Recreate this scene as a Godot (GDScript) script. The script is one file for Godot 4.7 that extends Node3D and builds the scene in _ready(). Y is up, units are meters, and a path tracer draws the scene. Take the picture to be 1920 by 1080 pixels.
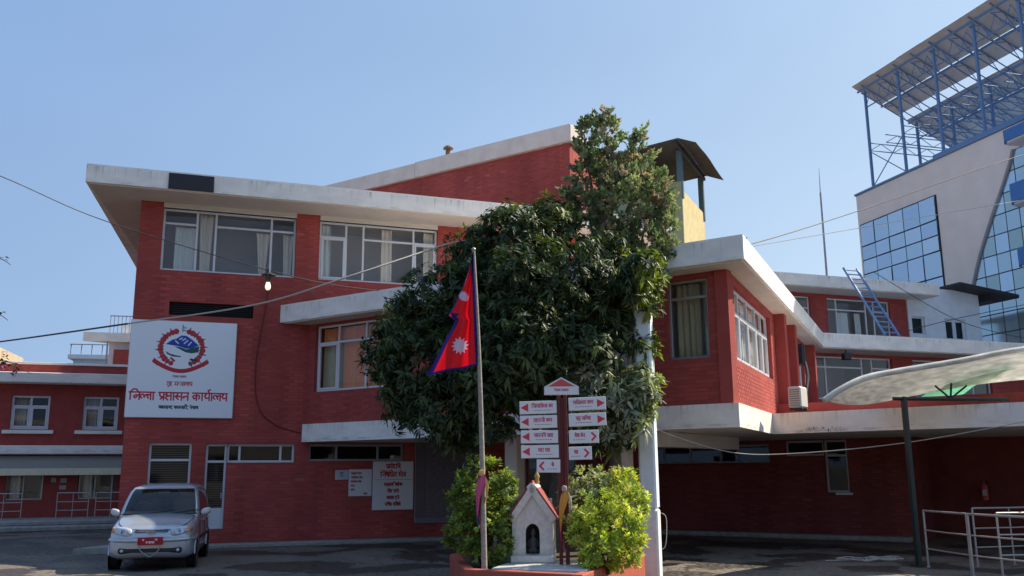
extends Node3D


# ---------------------------------------------------------------- mesh builder
class Mesher:
	var v := PackedVector3Array()
	var n := PackedVector3Array()
	var t := PackedVector2Array()
	var ix := PackedInt32Array()

	static func planar(p: Vector3, nn: Vector3) -> Vector2:
		var a := nn.abs()
		if a.y >= a.x and a.y >= a.z:
			return Vector2(p.x, p.z)
		if a.z >= a.x:
			return Vector2(p.x, -p.y)
		return Vector2(p.z, -p.y)

	func tri(a: Vector3, b: Vector3, c: Vector3, out: Vector3) -> void:
		var nn := (b - a).cross(c - a)
		if nn.length_squared() < 1e-14:
			return
		nn = nn.normalized()
		if nn.dot(out) < 0.0:
			var s := b
			b = c
			c = s
			nn = -nn
		var i := v.size()
		for p in [a, b, c]:
			v.append(p)
			n.append(nn)
			t.append(planar(p, nn))
		ix.append_array([i, i + 2, i + 1])

	func quad(a: Vector3, b: Vector3, c: Vector3, d: Vector3, out: Vector3) -> void:
		tri(a, b, c, out)
		tri(a, c, d, out)

	func quad_uv(a: Vector3, b: Vector3, c: Vector3, d: Vector3, out: Vector3) -> void:
		# a top left, b top right, c bottom right, d bottom left of the print
		var i := v.size()
		var nn := out.normalized()
		for p in [a, b, c, d]:
			v.append(p)
			n.append(nn)
		t.append_array([Vector2(0, 0), Vector2(1, 0), Vector2(1, 1), Vector2(0, 1)])
		if (b - a).cross(c - a).dot(out) > 0.0:
			ix.append_array([i, i + 2, i + 1, i, i + 3, i + 2])
		else:
			ix.append_array([i, i + 1, i + 2, i, i + 2, i + 3])

	func box(p0: Vector3, p1: Vector3, b := 0.0, xf := Transform3D.IDENTITY) -> void:
		var lo := Vector3(minf(p0.x, p1.x), minf(p0.y, p1.y), minf(p0.z, p1.z))
		var hi := Vector3(maxf(p0.x, p1.x), maxf(p0.y, p1.y), maxf(p0.z, p1.z))
		var c := (lo + hi) * 0.5
		var h := (hi - lo) * 0.5
		b = minf(b, minf(h.x, minf(h.y, h.z)) * 0.9)
		var e: Array[Vector3] = [Vector3(1, 0, 0), Vector3(0, 1, 0), Vector3(0, 0, 1)]
		for i in 3:
			var j := (i + 1) % 3
			var k := (i + 2) % 3
			for s: float in [-1.0, 1.0]:
				var f := c + e[i] * (s * h[i])
				var dj := e[j] * (h[j] - b)
				var dk := e[k] * (h[k] - b)
				quad(xf * (f - dj - dk), xf * (f + dj - dk), xf * (f + dj + dk), xf * (f - dj + dk), xf.basis * (e[i] * s))
				if b > 0.0:
					for q: float in [-1.0, 1.0]:
						# the chamfer between face i and face j, running along k
						var a0 := c + e[i] * (s * h[i]) + e[j] * (q * (h[j] - b))
						var a1 := c + e[i] * (s * (h[i] - b)) + e[j] * (q * h[j])
						quad(xf * (a0 - dk), xf * (a0 + dk), xf * (a1 + dk), xf * (a1 - dk), xf.basis * (e[i] * s + e[j] * q))
		if b > 0.0:
			for sx: float in [-1.0, 1.0]:
				for sy: float in [-1.0, 1.0]:
					for sz: float in [-1.0, 1.0]:
						var s3 := Vector3(sx, sy, sz)
						var g := c + s3 * (h - Vector3(b, b, b))
						tri(xf * (g + Vector3(sx * b, 0, 0)), xf * (g + Vector3(0, sy * b, 0)), xf * (g + Vector3(0, 0, sz * b)), xf.basis * s3)

	func prism(poly: PackedVector2Array, y0: float, y1: float, top := Vector3.ZERO) -> void:
		# poly holds (x, z); y0..y1 up
		var id := Geometry2D.triangulate_polygon(poly)
		for k in range(0, id.size(), 3):
			var a := poly[id[k]]
			var b := poly[id[k + 1]]
			var c := poly[id[k + 2]]
			tri(Vector3(a.x, y1, a.y), Vector3(b.x, y1, b.y), Vector3(c.x, y1, c.y), Vector3.UP)
			tri(Vector3(a.x, y0, a.y), Vector3(b.x, y0, b.y), Vector3(c.x, y0, c.y), Vector3.DOWN)
		var cw := Geometry2D.is_polygon_clockwise(poly)
		for k in poly.size():
			var a := poly[k]
			var b := poly[(k + 1) % poly.size()]
			var d := b - a
			var o := Vector3(d.y, 0, -d.x) if not cw else Vector3(-d.y, 0, d.x)
			quad_len(Vector3(a.x, y0, a.y), Vector3(b.x, y0, b.y), Vector3(b.x, y1, b.y), Vector3(a.x, y1, a.y), o, d.length())

	func quad_len(a: Vector3, b: Vector3, c: Vector3, d: Vector3, out: Vector3, w: float) -> void:
		# an upright face of any bearing; texture runs in metres along it
		var i := v.size()
		var nn := (b - a).cross(c - a).normalized()
		var flip := nn.dot(out) < 0.0
		if flip:
			nn = -nn
		for p in [a, b, c, d]:
			v.append(p)
			n.append(nn)
		t.append_array([Vector2(0, -a.y), Vector2(w, -b.y), Vector2(w, -c.y), Vector2(0, -d.y)])
		ix.append_array([i, i + 1, i + 2, i, i + 2, i + 3] if flip else [i, i + 2, i + 1, i, i + 3, i + 2])

	func face_poly(poly: PackedVector2Array, z: float, depth := 0.0) -> void:
		# an upright (x, y) outline facing +z, with an optional thickness behind it
		var id := Geometry2D.triangulate_polygon(poly)
		for k in range(0, id.size(), 3):
			var a := poly[id[k]]
			var b := poly[id[k + 1]]
			var c := poly[id[k + 2]]
			tri(Vector3(a.x, a.y, z), Vector3(b.x, b.y, z), Vector3(c.x, c.y, z), Vector3(0, 0, 1))
			if depth > 0.0:
				tri(Vector3(a.x, a.y, z - depth), Vector3(b.x, b.y, z - depth), Vector3(c.x, c.y, z - depth), Vector3(0, 0, -1))
		if depth > 0.0:
			var cw := Geometry2D.is_polygon_clockwise(poly)
			for k in poly.size():
				var a := poly[k]
				var b := poly[(k + 1) % poly.size()]
				var d := b - a
				var o := Vector3(d.y, -d.x, 0) * (-1.0 if cw else 1.0)
				quad(Vector3(a.x, a.y, z), Vector3(b.x, b.y, z), Vector3(b.x, b.y, z - depth), Vector3(a.x, a.y, z - depth), o)

	func grid(rows: Array, closed := false, uvs: Array = []) -> void:
		# smooth sheet through rows of points
		var h := rows.size()
		var w: int = rows[0].size()
		var i0 := v.size()
		for r in h:
			for c in w:
				var p: Vector3 = rows[r][c]
				var l: Vector3 = rows[r][(c + w - 1) % w if closed else maxi(c - 1, 0)]
				var q: Vector3 = rows[r][(c + 1) % w if closed else mini(c + 1, w - 1)]
				var u: Vector3 = rows[maxi(r - 1, 0)][c]
				var d: Vector3 = rows[mini(r + 1, h - 1)][c]
				var nn := (q - l).cross(d - u)
				v.append(p)
				n.append(nn.normalized() if nn.length_squared() > 1e-16 else Vector3.UP)
				t.append(uvs[r][c] if uvs.size() > 0 else Vector2(p.x + p.z, -p.y))
		for r in h - 1:
			for c in (w if closed else w - 1):
				var a := i0 + r * w + c
				var b := i0 + r * w + (c + 1) % w
				ix.append_array([a, a + w, b, b, a + w, b + w])

	func tube(pts: Array, r0: float, r1 := -1.0, sides := 8) -> void:
		if r1 < 0.0:
			r1 = r0
		var rows := []
		var up := Vector3(0.31, 0.17, 0.93).normalized()
		for k in pts.size():
			var p: Vector3 = pts[k]
			var a: Vector3 = pts[maxi(k - 1, 0)]
			var b: Vector3 = pts[mini(k + 1, pts.size() - 1)]
			var d := (b - a).normalized()
			var x := d.cross(up)
			if x.length() < 0.05:
				x = d.cross(Vector3(0.9, 0.3, 0.1))
			x = x.normalized()
			up = x.cross(d).normalized()
			var r := lerpf(r0, r1, float(k) / maxf(1.0, pts.size() - 1))
			var ring := []
			for s in sides:
				var g := TAU * s / sides
				ring.append(p + (x * cos(g) + up * sin(g)) * r)
			rows.append(ring)
		grid(rows, true)
		for e in [0, rows.size() - 1]:
			var c: Vector3 = pts[e]
			var o: Vector3 = c - Vector3(pts[1 if e == 0 else e - 1])
			for s in sides:
				tri(c, rows[e][s], rows[e][(s + 1) % sides], o)

	func lathe(profile: Array, sides := 20, xf := Transform3D.IDENTITY) -> void:
		# profile of (radius, y)
		var rows := []
		for q in profile:
			var ring := []
			for s in sides:
				var g := TAU * s / sides
				ring.append(xf * Vector3(cos(g) * q.x, q.y, sin(g) * q.x))
			rows.append(ring)
		grid(rows, true)

	func mesh() -> ArrayMesh:
		var a := []
		a.resize(Mesh.ARRAY_MAX)
		a[Mesh.ARRAY_VERTEX] = v
		a[Mesh.ARRAY_NORMAL] = n
		a[Mesh.ARRAY_TEX_UV] = t
		a[Mesh.ARRAY_INDEX] = ix
		var m := ArrayMesh.new()
		m.add_surface_from_arrays(Mesh.PRIMITIVE_TRIANGLES, a)
		return m


# ---------------------------------------------------------------- flat print
class Canvas:
	var im: Image
	var w: int
	var h: int

	func _init(pw: int, ph: int, bg: Color) -> void:
		w = pw
		h = ph
		im = Image.create(w, h, false, Image.FORMAT_RGBA8)
		im.fill(bg)

	func line(a: Vector2, b: Vector2, r: float, col: Color) -> void:
		var x0 := maxi(0, int(minf(a.x, b.x) - r - 1))
		var x1 := mini(w - 1, int(maxf(a.x, b.x) + r + 1))
		var y0 := maxi(0, int(minf(a.y, b.y) - r - 1))
		var y1 := mini(h - 1, int(maxf(a.y, b.y) + r + 1))
		for y in range(y0, y1 + 1):
			for x in range(x0, x1 + 1):
				var p := Vector2(x + 0.5, y + 0.5)
				var q := Geometry2D.get_closest_point_to_segment(p, a, b)
				var k := clampf(r + 0.5 - p.distance_to(q), 0.0, 1.0)
				if k > 0.0:
					im.set_pixel(x, y, im.get_pixel(x, y).lerp(col, k))

	func poly(pts: PackedVector2Array, col: Color) -> void:
		var lo := pts[0]
		var hi := pts[0]
		for p in pts:
			lo = lo.min(p)
			hi = hi.max(p)
		for y in range(maxi(0, int(lo.y)), mini(h, int(hi.y) + 2)):
			for x in range(maxi(0, int(lo.x)), mini(w, int(hi.x) + 2)):
				if Geometry2D.is_point_in_polygon(Vector2(x + 0.5, y + 0.5), pts):
					im.set_pixel(x, y, col)

	func disc(c: Vector2, r: float, col: Color) -> void:
		line(c, c, r, col)

	func texture() -> ImageTexture:
		return ImageTexture.create_from_image(im)


# letters of the signs as strokes: width | strokes, in tenths below the head line
const LETTERS := {
	"k": "9|5,0 5,10;5,4 2,3 0,5 2,8 5,6;5,4 8,3 9,5 8,8", "n": "7|7,0 7,10;7,5 2,5 1,6 2,7", "p": "6|6,0 6,10;1,0 1,4 3,6 6,5",
	"l": "9|9,0 9,10;9,4 6,3 5,6 6,8;5,6 4,3 1,3 0,6 2,8", "ll": "13|13,0 13,10;13,4 10,3 9,6 10,8;9,6 8,3 6,4 5,7;5,7 4,3 1,3 0,6 2,8", "s": "8|8,0 8,10;0,0 3,0 3,3 0,5 4,9;1,5 8,5", "r": "4|1,0 4,1 3,4 0,5 4,10",
	"g": "6|6,0 6,10;2,0 2,6 0,8", "h": "6|3,0 3,2 0,3 4,5 1,7 4,9 2,11", "m": "7|7,0 7,10;2,0 2,6 0,7 2,8 2,6 7,6", "t": "7|7,0 7,10;7,4 2,4 1,6 3,9", "tr": "7|7,0 7,10;7,4 2,4;7,5 1,9",
	"y": "7|7,0 7,10;1,0 3,2 1,4 3,7 7,6", "j": "8|8,0 8,10;8,4 3,4 1,6 3,8 5,6", "pr": "6|6,0 6,10;1,0 1,4 3,6 6,5;6,6 2,9", "sh": "8|8,0 8,10;3,1 1,3 4,4 1,7 4,10;4,5 8,4",
	"b": "6|6,0 6,10;6,3 2,3 1,5 2,7 6,7;6,3 2,7", "d": "6|3,0 3,3 0,4 4,6 4,9 1,9", "th": "6|3,0 3,3 0,6 3,9 6,6 3,3", "dh": "7|7,0 7,10;3,0 0,2 3,4 0,6 3,9 7,6", "ss": "6|6,0 6,10;1,0 1,4 3,6 6,5;1,1 6,5",
	"ksh": "9|9,0 9,10;3,0 1,2 4,4 1,6 4,9;4,5 9,5", "v": "6|6,0 6,10;6,3 2,3 1,5 2,7 6,7", "c": "7|7,0 7,10;0,4 7,4;3,4 2,7 7,6", "n/": "4|4,5 0,5 0,6", "T": "6|3,0 3,2 1,3 0,6 2,9 5,8", "bh": "8|8,0 8,10;3,0 3,6 1,7 2,5 8,6",
	"a": "9|9,0 9,10;1,1 4,2 2,4 5,6 2,9;4,5 9,5", "aa": "3|2,0 2,10", "i": "3|1,0 1,10;1,0 4,-4 8,-4 11,0", "ii": "3|2,0 2,10;2,0 0,-4 -4,-4 -6,0", "e": "0|-2,0 -6,-4", "o": "3|2,0 2,10;2,0 -2,-4", "R": "0|-2,10 -5,12 -2,13",
	"ref": "0|-1,0 -3,-4 0,-5", "M": "0|-3,-4 -2,-4", "u": "0|-3,10 -5,12 -2,13", "au": "3|2,0 2,10;2,0 -2,-4;2,0 -5,-5;-1,-6 0,-6", "P": "3|2,10 1,12",
}


func write(cv: Canvas, words: String, centre: Vector2, tall: float, thick: float, col: Color, left := false, wide := 1.0) -> void:
	# words of letter tokens: letters parted by spaces, words by " _ "
	var u := tall / 10.0
	var spots := []
	var bars := []
	var x := 0.0
	var start := 0.0
	for word in words.split(" _ "):
		start = x
		for token in word.split(" "):
			if not LETTERS.has(token):
				continue
			var parts: PackedStringArray = String(LETTERS[token]).split("|")
			for stroke in parts[1].split(";"):
				var pts := []
				for q in stroke.split(" "):
					var xy := q.split(",")
					pts.append(Vector2(x + float(xy[0]) * wide, float(xy[1])))
				spots.append(pts)
			x += (float(parts[0]) + (1.2 if parts[0] != "0" else 0.0)) * wide
		bars.append([Vector2(start - 0.5, 0), Vector2(x - 0.4, 0)])
		x += 5.0 * wide
	x -= 5.0 * wide
	var o := centre - Vector2(0.0 if left else x * u * 0.5, tall * 0.5)
	for b in bars:
		cv.line(o + b[0] * u, o + b[1] * u, thick, col)
	for s in spots:
		for k in s.size() - 1:
			cv.line(o + s[k] * u, o + s[k + 1] * u, thick, col)


# ---------------------------------------------------------------- scene helpers
var taken := {}
var M := {}
var rng := RandomNumberGenerator.new()


func numbered(called: String) -> String:
	var k: int = taken.get(called, 0)
	taken[called] = k + 1
	return called if k == 0 else "%s_%03d" % [called, k]


func P(x: float, y: float, ahead: float) -> Vector3:
	# right of the viewer, height, metres ahead of the viewer
	return Vector3(x, y, -ahead)


func bearing(x: float, ahead: float, az: float, y := 0.0) -> Transform3D:
	# a wall's own frame: +x along the wall (az from straight ahead), +y up, +z out of its face
	var a := deg_to_rad(az)
	return Transform3D(Basis(Vector3(sin(a), 0, -cos(a)), Vector3.UP, Vector3(cos(a), 0, sin(a))), P(x, y, ahead))


func tag(o: Node3D, label: String, category: String, group := "") -> Node3D:
	o.set_meta("label", label)
	o.set_meta("category", category)
	if group != "":
		o.set_meta("group", group)
	return o


func thing(called: String, xf: Transform3D, label: String, category: String, group := "") -> Node3D:
	var o := Node3D.new()
	o.name = numbered(called)
	o.transform = xf
	add_child(o, true)
	tag(o, label, category, group)
	return o


func obj(called: String, b: Mesher, mat: Material, parent: Node3D = null, xf := Transform3D.IDENTITY) -> MeshInstance3D:
	var o := MeshInstance3D.new()
	o.mesh = b.mesh()
	o.material_override = mat
	return place(o, called, parent, xf)


func place(o: MeshInstance3D, called: String, parent: Node3D = null, xf := Transform3D.IDENTITY) -> MeshInstance3D:
	o.transform = xf
	if parent == null:
		o.name = numbered(called)
		add_child(o, true)
	else:
		var key := "%d/%s" % [parent.get_instance_id(), called]
		var k: int = taken.get(key, 0)
		taken[key] = k + 1
		o.name = called if k == 0 else "%s_%03d" % [called, k]
		parent.add_child(o, true)
	return o


func structure(o: Node3D) -> Node3D:
	o.set_meta("kind", "structure")
	return o


func copy_of(o: Node3D, xf: Transform3D, label: String) -> Node3D:
	var c: Node3D = o.duplicate()
	var base := String(o.name)
	var cut := base.rfind("_")
	if cut > 0 and base.substr(cut + 1).is_valid_int():
		base = base.substr(0, cut)
	c.name = numbered(base)
	add_child(c, true)
	c.transform = xf
	c.set_meta("label", label)
	return c


func paint(col: Color, rough := 0.7, metal := 0.0) -> StandardMaterial3D:
	var m := StandardMaterial3D.new()
	m.albedo_color = col.linear_to_srgb()
	m.roughness = rough
	m.metallic = metal
	if rough > 0.65:
		m.metallic_specular = 0.3
	return m


func printed(tex: Texture2D, rough := 0.6) -> StandardMaterial3D:
	var m := StandardMaterial3D.new()
	m.albedo_texture = tex
	m.roughness = rough
	m.texture_repeat = false
	return m


func noise_tex(seed_: int, freq: float, lo: Color, hi: Color, size := 256, oct := 4, normal := false, bump := 4.0) -> NoiseTexture2D:
	var f := FastNoiseLite.new()
	f.seed = seed_
	f.frequency = freq
	f.fractal_octaves = oct
	f.noise_type = FastNoiseLite.TYPE_SIMPLEX_SMOOTH
	var t := NoiseTexture2D.new()
	t.width = size
	t.height = size
	t.seamless = true
	t.noise = f
	if normal:
		t.as_normal_map = true
		t.bump_strength = bump
	else:
		var g := Gradient.new()
		g.set_color(0, lo.linear_to_srgb())
		g.set_color(1, hi.linear_to_srgb())
		t.color_ramp = g
	return t


func plaster(lo: Color, hi: Color, seed_: int, tile: float, rough := 0.8) -> StandardMaterial3D:
	var m := StandardMaterial3D.new()
	m.albedo_texture = noise_tex(seed_, 0.012, lo, hi, 512, 5)
	m.uv1_scale = Vector3.ONE / tile
	m.roughness = rough
	m.metallic_specular = 0.3
	return m


func glassy(col: Color, alpha: float) -> StandardMaterial3D:
	var m := StandardMaterial3D.new()
	m.albedo_color = Color(col.r, col.g, col.b, alpha)
	m.transparency = BaseMaterial3D.TRANSPARENCY_ALPHA
	m.roughness = 0.03
	m.metallic_specular = 0.9
	return m


# ---------------------------------------------------------------- pieces of buildings
func wall(b: Mesher, u0: float, u1: float, y0: float, y1: float, holes: Array, deep := 0.14, thick := 0.24) -> void:
	var us := [u0, u1]
	var ys := [y0, y1]
	for h in holes:
		us.append_array([h[0], h[1]])
		ys.append_array([h[2], h[3]])
	us.sort()
	ys.sort()
	for i in us.size() - 1:
		for j in ys.size() - 1:
			var a: float = us[i]
			var c: float = us[i + 1]
			var d: float = ys[j]
			var e: float = ys[j + 1]
			if c - a < 0.0005 or e - d < 0.0005 or a < u0 - 0.001 or c > u1 + 0.001 or d < y0 - 0.001 or e > y1 + 0.001:
				continue
			var inside := false
			for h in holes:
				if (a + c) * 0.5 > h[0] and (a + c) * 0.5 < h[1] and (d + e) * 0.5 > h[2] and (d + e) * 0.5 < h[3]:
					inside = true
			if not inside:
				b.quad(Vector3(a, d, 0), Vector3(c, d, 0), Vector3(c, e, 0), Vector3(a, e, 0), Vector3(0, 0, 1))
				b.quad(Vector3(a, d, -thick), Vector3(c, d, -thick), Vector3(c, e, -thick), Vector3(a, e, -thick), Vector3(0, 0, -1))
	for h in holes:
		reveal(b, h[0], h[1], h[2], h[3], 0.0, -thick, true)
	reveal(b, u0, u1, y0, y1, 0.0, -thick, false)


func reveal(b: Mesher, u0: float, u1: float, y0: float, y1: float, z0: float, z1: float, inward: bool) -> void:
	var s := -1.0 if inward else 1.0
	b.quad(Vector3(u0, y0, z0), Vector3(u1, y0, z0), Vector3(u1, y0, z1), Vector3(u0, y0, z1), Vector3(0, -s, 0))
	b.quad(Vector3(u0, y1, z0), Vector3(u1, y1, z0), Vector3(u1, y1, z1), Vector3(u0, y1, z1), Vector3(0, s, 0))
	b.quad(Vector3(u0, y0, z0), Vector3(u0, y1, z0), Vector3(u0, y1, z1), Vector3(u0, y0, z1), Vector3(-s, 0, 0))
	b.quad(Vector3(u1, y0, z0), Vector3(u1, y1, z0), Vector3(u1, y1, z1), Vector3(u1, y0, z1), Vector3(s, 0, 0))


func brick_mesh(w: float, h: float) -> Mesher:
	var b := Mesher.new()
	var z := 0.004
	var c := 0.003
	var o: Array[Vector3] = [Vector3(0, 0, 0), Vector3(w, 0, 0), Vector3(w, h, 0), Vector3(0, h, 0)]
	var f: Array[Vector3] = [Vector3(c, c, z), Vector3(w - c, c, z), Vector3(w - c, h - c, z), Vector3(c, h - c, z)]
	b.quad(f[0], f[1], f[2], f[3], Vector3(0, 0, 1))
	var out: Array[Vector3] = [Vector3(0, -1, 1), Vector3(1, 0, 1), Vector3(0, 1, 1), Vector3(-1, 0, 1)]
	for k in 4:
		b.quad(o[k], o[(k + 1) % 4], f[(k + 1) % 4], f[k], out[k])
	return b


func brick_rows(u0: float, u1: float, y0: float, y1: float, holes: Array) -> Array:
	# running bond; every piece as [u, y, width]
	var pitch := 0.24
	var course := 0.08
	var gap := 0.01
	var all := []
	for r in int((y1 - y0) / course):
		var y := y0 + r * course
		var x := u0 - (0.5 * pitch if r % 2 == 1 else 0.0)
		while x < u1 - 0.02:
			var spans := [[maxf(x, u0), minf(x + pitch - gap, u1)]]
			for h in holes:
				if y + course > h[2] - 0.03 and y < h[3] + 0.03:
					var next := []
					for s in spans:
						if s[1] <= h[0] or s[0] >= h[1]:
							next.append(s)
							continue
						if s[0] < h[0] - 0.02:
							next.append([s[0], h[0] - 0.005])
						if s[1] > h[1] + 0.02:
							next.append([h[1] + 0.005, s[1]])
					spans = next
			for s in spans:
				if s[1] - s[0] > 0.035:
					all.append([s[0], y, s[1] - s[0]])
			x += pitch
	return all


func brickwork(wall_part: Node3D, rows: Array, mat: Material = null) -> void:
	# every brick of a wall as real relief, past the ones picked out one by one
	var wear := FastNoiseLite.new()
	wear.seed = 19
	wear.fractal_octaves = 4
	wear.frequency = 0.02
	var mm := MultiMesh.new()
	mm.transform_format = MultiMesh.TRANSFORM_3D
	mm.use_colors = true
	mm.mesh = brick_mesh(1.0, 0.07).mesh()
	mm.instance_count = rows.size()
	for k in rows.size():
		var q: Array = rows[k]
		mm.set_instance_transform(k, Transform3D(Basis.from_scale(Vector3(q[2], 1, 1)), Vector3(q[0], q[1], 0.0)))
		var f := rng.randf_range(0.90, 1.10) * (1.0 + 0.34 * wear.get_noise_2d(q[0] * 30.0, q[1] * 9.0) + 0.22 * wear.get_noise_2d(q[0] * 160.0 + 500.0, q[1] * 7.0))
		var c := Color(f, f * rng.randf_range(0.92, 1.08), f * rng.randf_range(0.92, 1.08))
		if rng.randf() < 0.005:
			c = Color(f * 1.15, f * 1.6, f * 1.6)
		mm.set_instance_color(k, c)
	var o := MultiMeshInstance3D.new()
	o.multimesh = mm
	o.material_override = mat if mat else M.brick
	o.name = "brickwork"
	o.set_meta("kind", "stuff")
	wall_part.add_child(o, true)


var brick_kinds := {}


func single_bricks(wall_part: Node3D, rows: Array) -> void:
	for q in rows:
		var w := snappedf(q[2], 0.02)
		var tone := rng.randi() % 3
		if not brick_kinds.has(w):
			brick_kinds[w] = brick_mesh(w, 0.07).mesh()
		var o := MeshInstance3D.new()
		o.mesh = brick_kinds[w]
		o.material_override = M["brick_%d" % tone]
		place(o, "brick", wall_part, Transform3D(Basis.IDENTITY, Vector3(q[0], q[1], 0.0)))


func folds(b: Mesher, u0: float, u1: float, y0: float, y1: float, z: float, pitch := 0.11, deep := 0.028, gather := 0.0) -> void:
	var rows := []
	var uvs := []
	var cols := maxi(6, int((u1 - u0) / pitch * 5.0))
	for r in 9:
		var f := r / 8.0
		var row := []
		var ruv := []
		for c in cols + 1:
			var g := float(c) / cols
			var mid := (u0 + u1) * 0.5
			var u := lerpf(u0, u1, g)
			u = lerpf(u, mid, gather * pow(f, 0.7))
			var ph := (u1 - u0) * g / pitch * TAU
			row.append(Vector3(u, lerpf(y1, y0, f), z + deep * sin(ph + 0.6 * sin(f * 2.1 + c * 0.2)) + 0.012 * sin(ph * 0.37 + 1.0)))
			ruv.append(Vector2(u, f * (y1 - y0)))
		rows.append(row)
		uvs.append(ruv)
	b.grid(rows, false, uvs)


func window(building: Node3D, frame: Transform3D, u0: float, u1: float, y0: float, y1: float, splits: Array, transom: float, opts := {}) -> MeshInstance3D:
	# the frame is the part; its panes, curtains and the room behind are sub-parts
	var called: String = opts.get("name", "window")
	var z: float = opts.get("z", -0.09)
	var bar: float = opts.get("bar", 0.055)
	var fm: Material = opts.get("frame", M.white_metal)
	var gm: Material = opts.get("glass", M.glass)
	var whole: Array = opts.get("whole", [])
	var inset: Array = opts.get("sash", [])
	var b := Mesher.new()
	var bd := 0.06
	b.box(Vector3(u0, y0, z - bd), Vector3(u1, y0 + bar, z), 0.006)
	b.box(Vector3(u0, y1 - bar, z - bd), Vector3(u1, y1, z), 0.006)
	b.box(Vector3(u0, y0 + bar, z - bd), Vector3(u0 + bar, y1 - bar, z), 0.006)
	b.box(Vector3(u1 - bar, y0 + bar, z - bd), Vector3(u1, y1 - bar, z), 0.006)
	var edges := [u0 + bar]
	for s in splits:
		b.box(Vector3(s - bar * 0.5, y0 + bar, z - bd), Vector3(s + bar * 0.5, y1 - bar, z), 0.006)
		edges.append_array([s - bar * 0.5, s + bar * 0.5])
	edges.append(u1 - bar)
	var cells := []
	for k in range(0, edges.size(), 2):
		var a: float = edges[k]
		var c: float = edges[k + 1]
		if transom > 0.0 and not whole.has(k / 2):
			b.box(Vector3(a, transom - bar * 0.5, z - bd + 0.003), Vector3(c, transom + bar * 0.5, z - 0.003), 0.005)
			cells.append([a, c, y0 + bar, transom - bar * 0.5])
			cells.append([a, c, transom + bar * 0.5, y1 - bar])
		else:
			cells.append([a, c, y0 + bar, y1 - bar])
		if inset.has(k / 2):
			var q: Array = cells[cells.size() - (2 if transom > 0.0 and not whole.has(k / 2) else 1)]
			var sb := 0.05
			b.box(Vector3(q[0], q[2], z - 0.04), Vector3(q[1], q[2] + sb, z + 0.012), 0.006)
			b.box(Vector3(q[0], q[3] - sb, z - 0.04), Vector3(q[1], q[3], z + 0.012), 0.006)
			b.box(Vector3(q[0], q[2] + sb, z - 0.04), Vector3(q[0] + sb, q[3] - sb, z + 0.012), 0.006)
			b.box(Vector3(q[1] - sb, q[2] + sb, z - 0.04), Vector3(q[1], q[3] - sb, z + 0.012), 0.006)
	var win := obj(called, b, fm, building, frame)
	for q in cells:
		var p := Mesher.new()
		var zt := z - 0.03
		# every pane sits a hair out of true in its rebate, as real glazing does
		var e0 := rng.randf_range(-0.004, 0.004)
		var e1 := rng.randf_range(-0.004, 0.004)
		p.quad(Vector3(q[0], q[2], zt + e0), Vector3(q[1], q[2], zt + e1), Vector3(q[1], q[3], zt - e0), Vector3(q[0], q[3], zt - e1), Vector3(0, 0, 1))
		obj("pane", p, gm, win)
	for q in opts.get("curtains", []):
		var cb := Mesher.new()
		folds(cb, q[0], q[1], y0 + 0.03 if q.size() < 4 else q[3], y1 - 0.05 if q.size() < 5 else q[4], z - 0.2, 0.12, 0.03, q[5] if q.size() > 5 else 0.0)
		obj("curtain", cb, q[2], win)
	for q in opts.get("slats", []):
		# louvre blades behind the glass
		var lb := Mesher.new()
		var yy: float = q[2]
		while yy < q[3]:
			lb.box(Vector3(q[0], yy, z - 0.12), Vector3(q[1], yy + 0.012, z - 0.07), 0.0)
			yy += 0.055
		obj("blind", lb, M.blind, win)
	var deep: float = opts.get("deep", 0.9)
	if deep > 0.0:
		var r := Mesher.new()
		var zf := -0.241
		var zb := zf - deep
		r.quad(Vector3(u0 - 0.05, y0 - 0.05, zb), Vector3(u1 + 0.05, y0 - 0.05, zb), Vector3(u1 + 0.05, y1 + 0.05, zb), Vector3(u0 - 0.05, y1 + 0.05, zb), Vector3(0, 0, 1))
		reveal(r, u0 - 0.05, u1 + 0.05, y0 - 0.05, y1 + 0.05, zf, zb, true)
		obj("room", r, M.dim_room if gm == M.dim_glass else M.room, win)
	return win


func slab(building: Node3D, called: String, pts: Array, y0: float, y1: float, mat: Material) -> MeshInstance3D:
	# pts are (right, ahead) pairs; a soft bevel along the top and bottom edge
	var poly := PackedVector2Array()
	for q in pts:
		poly.append(Vector2(q.x, -q.y))
	var b := Mesher.new()
	b.prism(poly, y0, y1)
	return obj(called, b, mat, building, building.transform.affine_inverse())


func strand(pts: Array, per := 10) -> Array:
	# a smooth line through a few points
	var out := []
	for k in pts.size() - 1:
		var a: Vector3 = pts[maxi(k - 1, 0)]
		var b: Vector3 = pts[k]
		var c: Vector3 = pts[k + 1]
		var d: Vector3 = pts[mini(k + 2, pts.size() - 1)]
		for s in per:
			out.append(b.cubic_interpolate(c, a, d, float(s) / per))
	out.append(pts[pts.size() - 1])
	return out


func board(at: Transform3D, w: float, h: float, thick: float, tex: Texture2D, edge: Material, label: String, group := "") -> Node3D:
	var t := thing("notice_board", at, label, "sign", group)
	var b := Mesher.new()
	b.box(Vector3(0, 0, 0), Vector3(w, h, thick), 0.006)
	obj("panel", b, edge, t)
	var p := Mesher.new()
	p.quad_uv(Vector3(0.012, h - 0.012, thick + 0.003), Vector3(w - 0.012, h - 0.012, thick + 0.003), Vector3(w - 0.012, 0.012, thick + 0.003), Vector3(0.012, 0.012, thick + 0.003), Vector3(0, 0, 1))
	obj("print", p, printed(tex), t)
	return t


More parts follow.
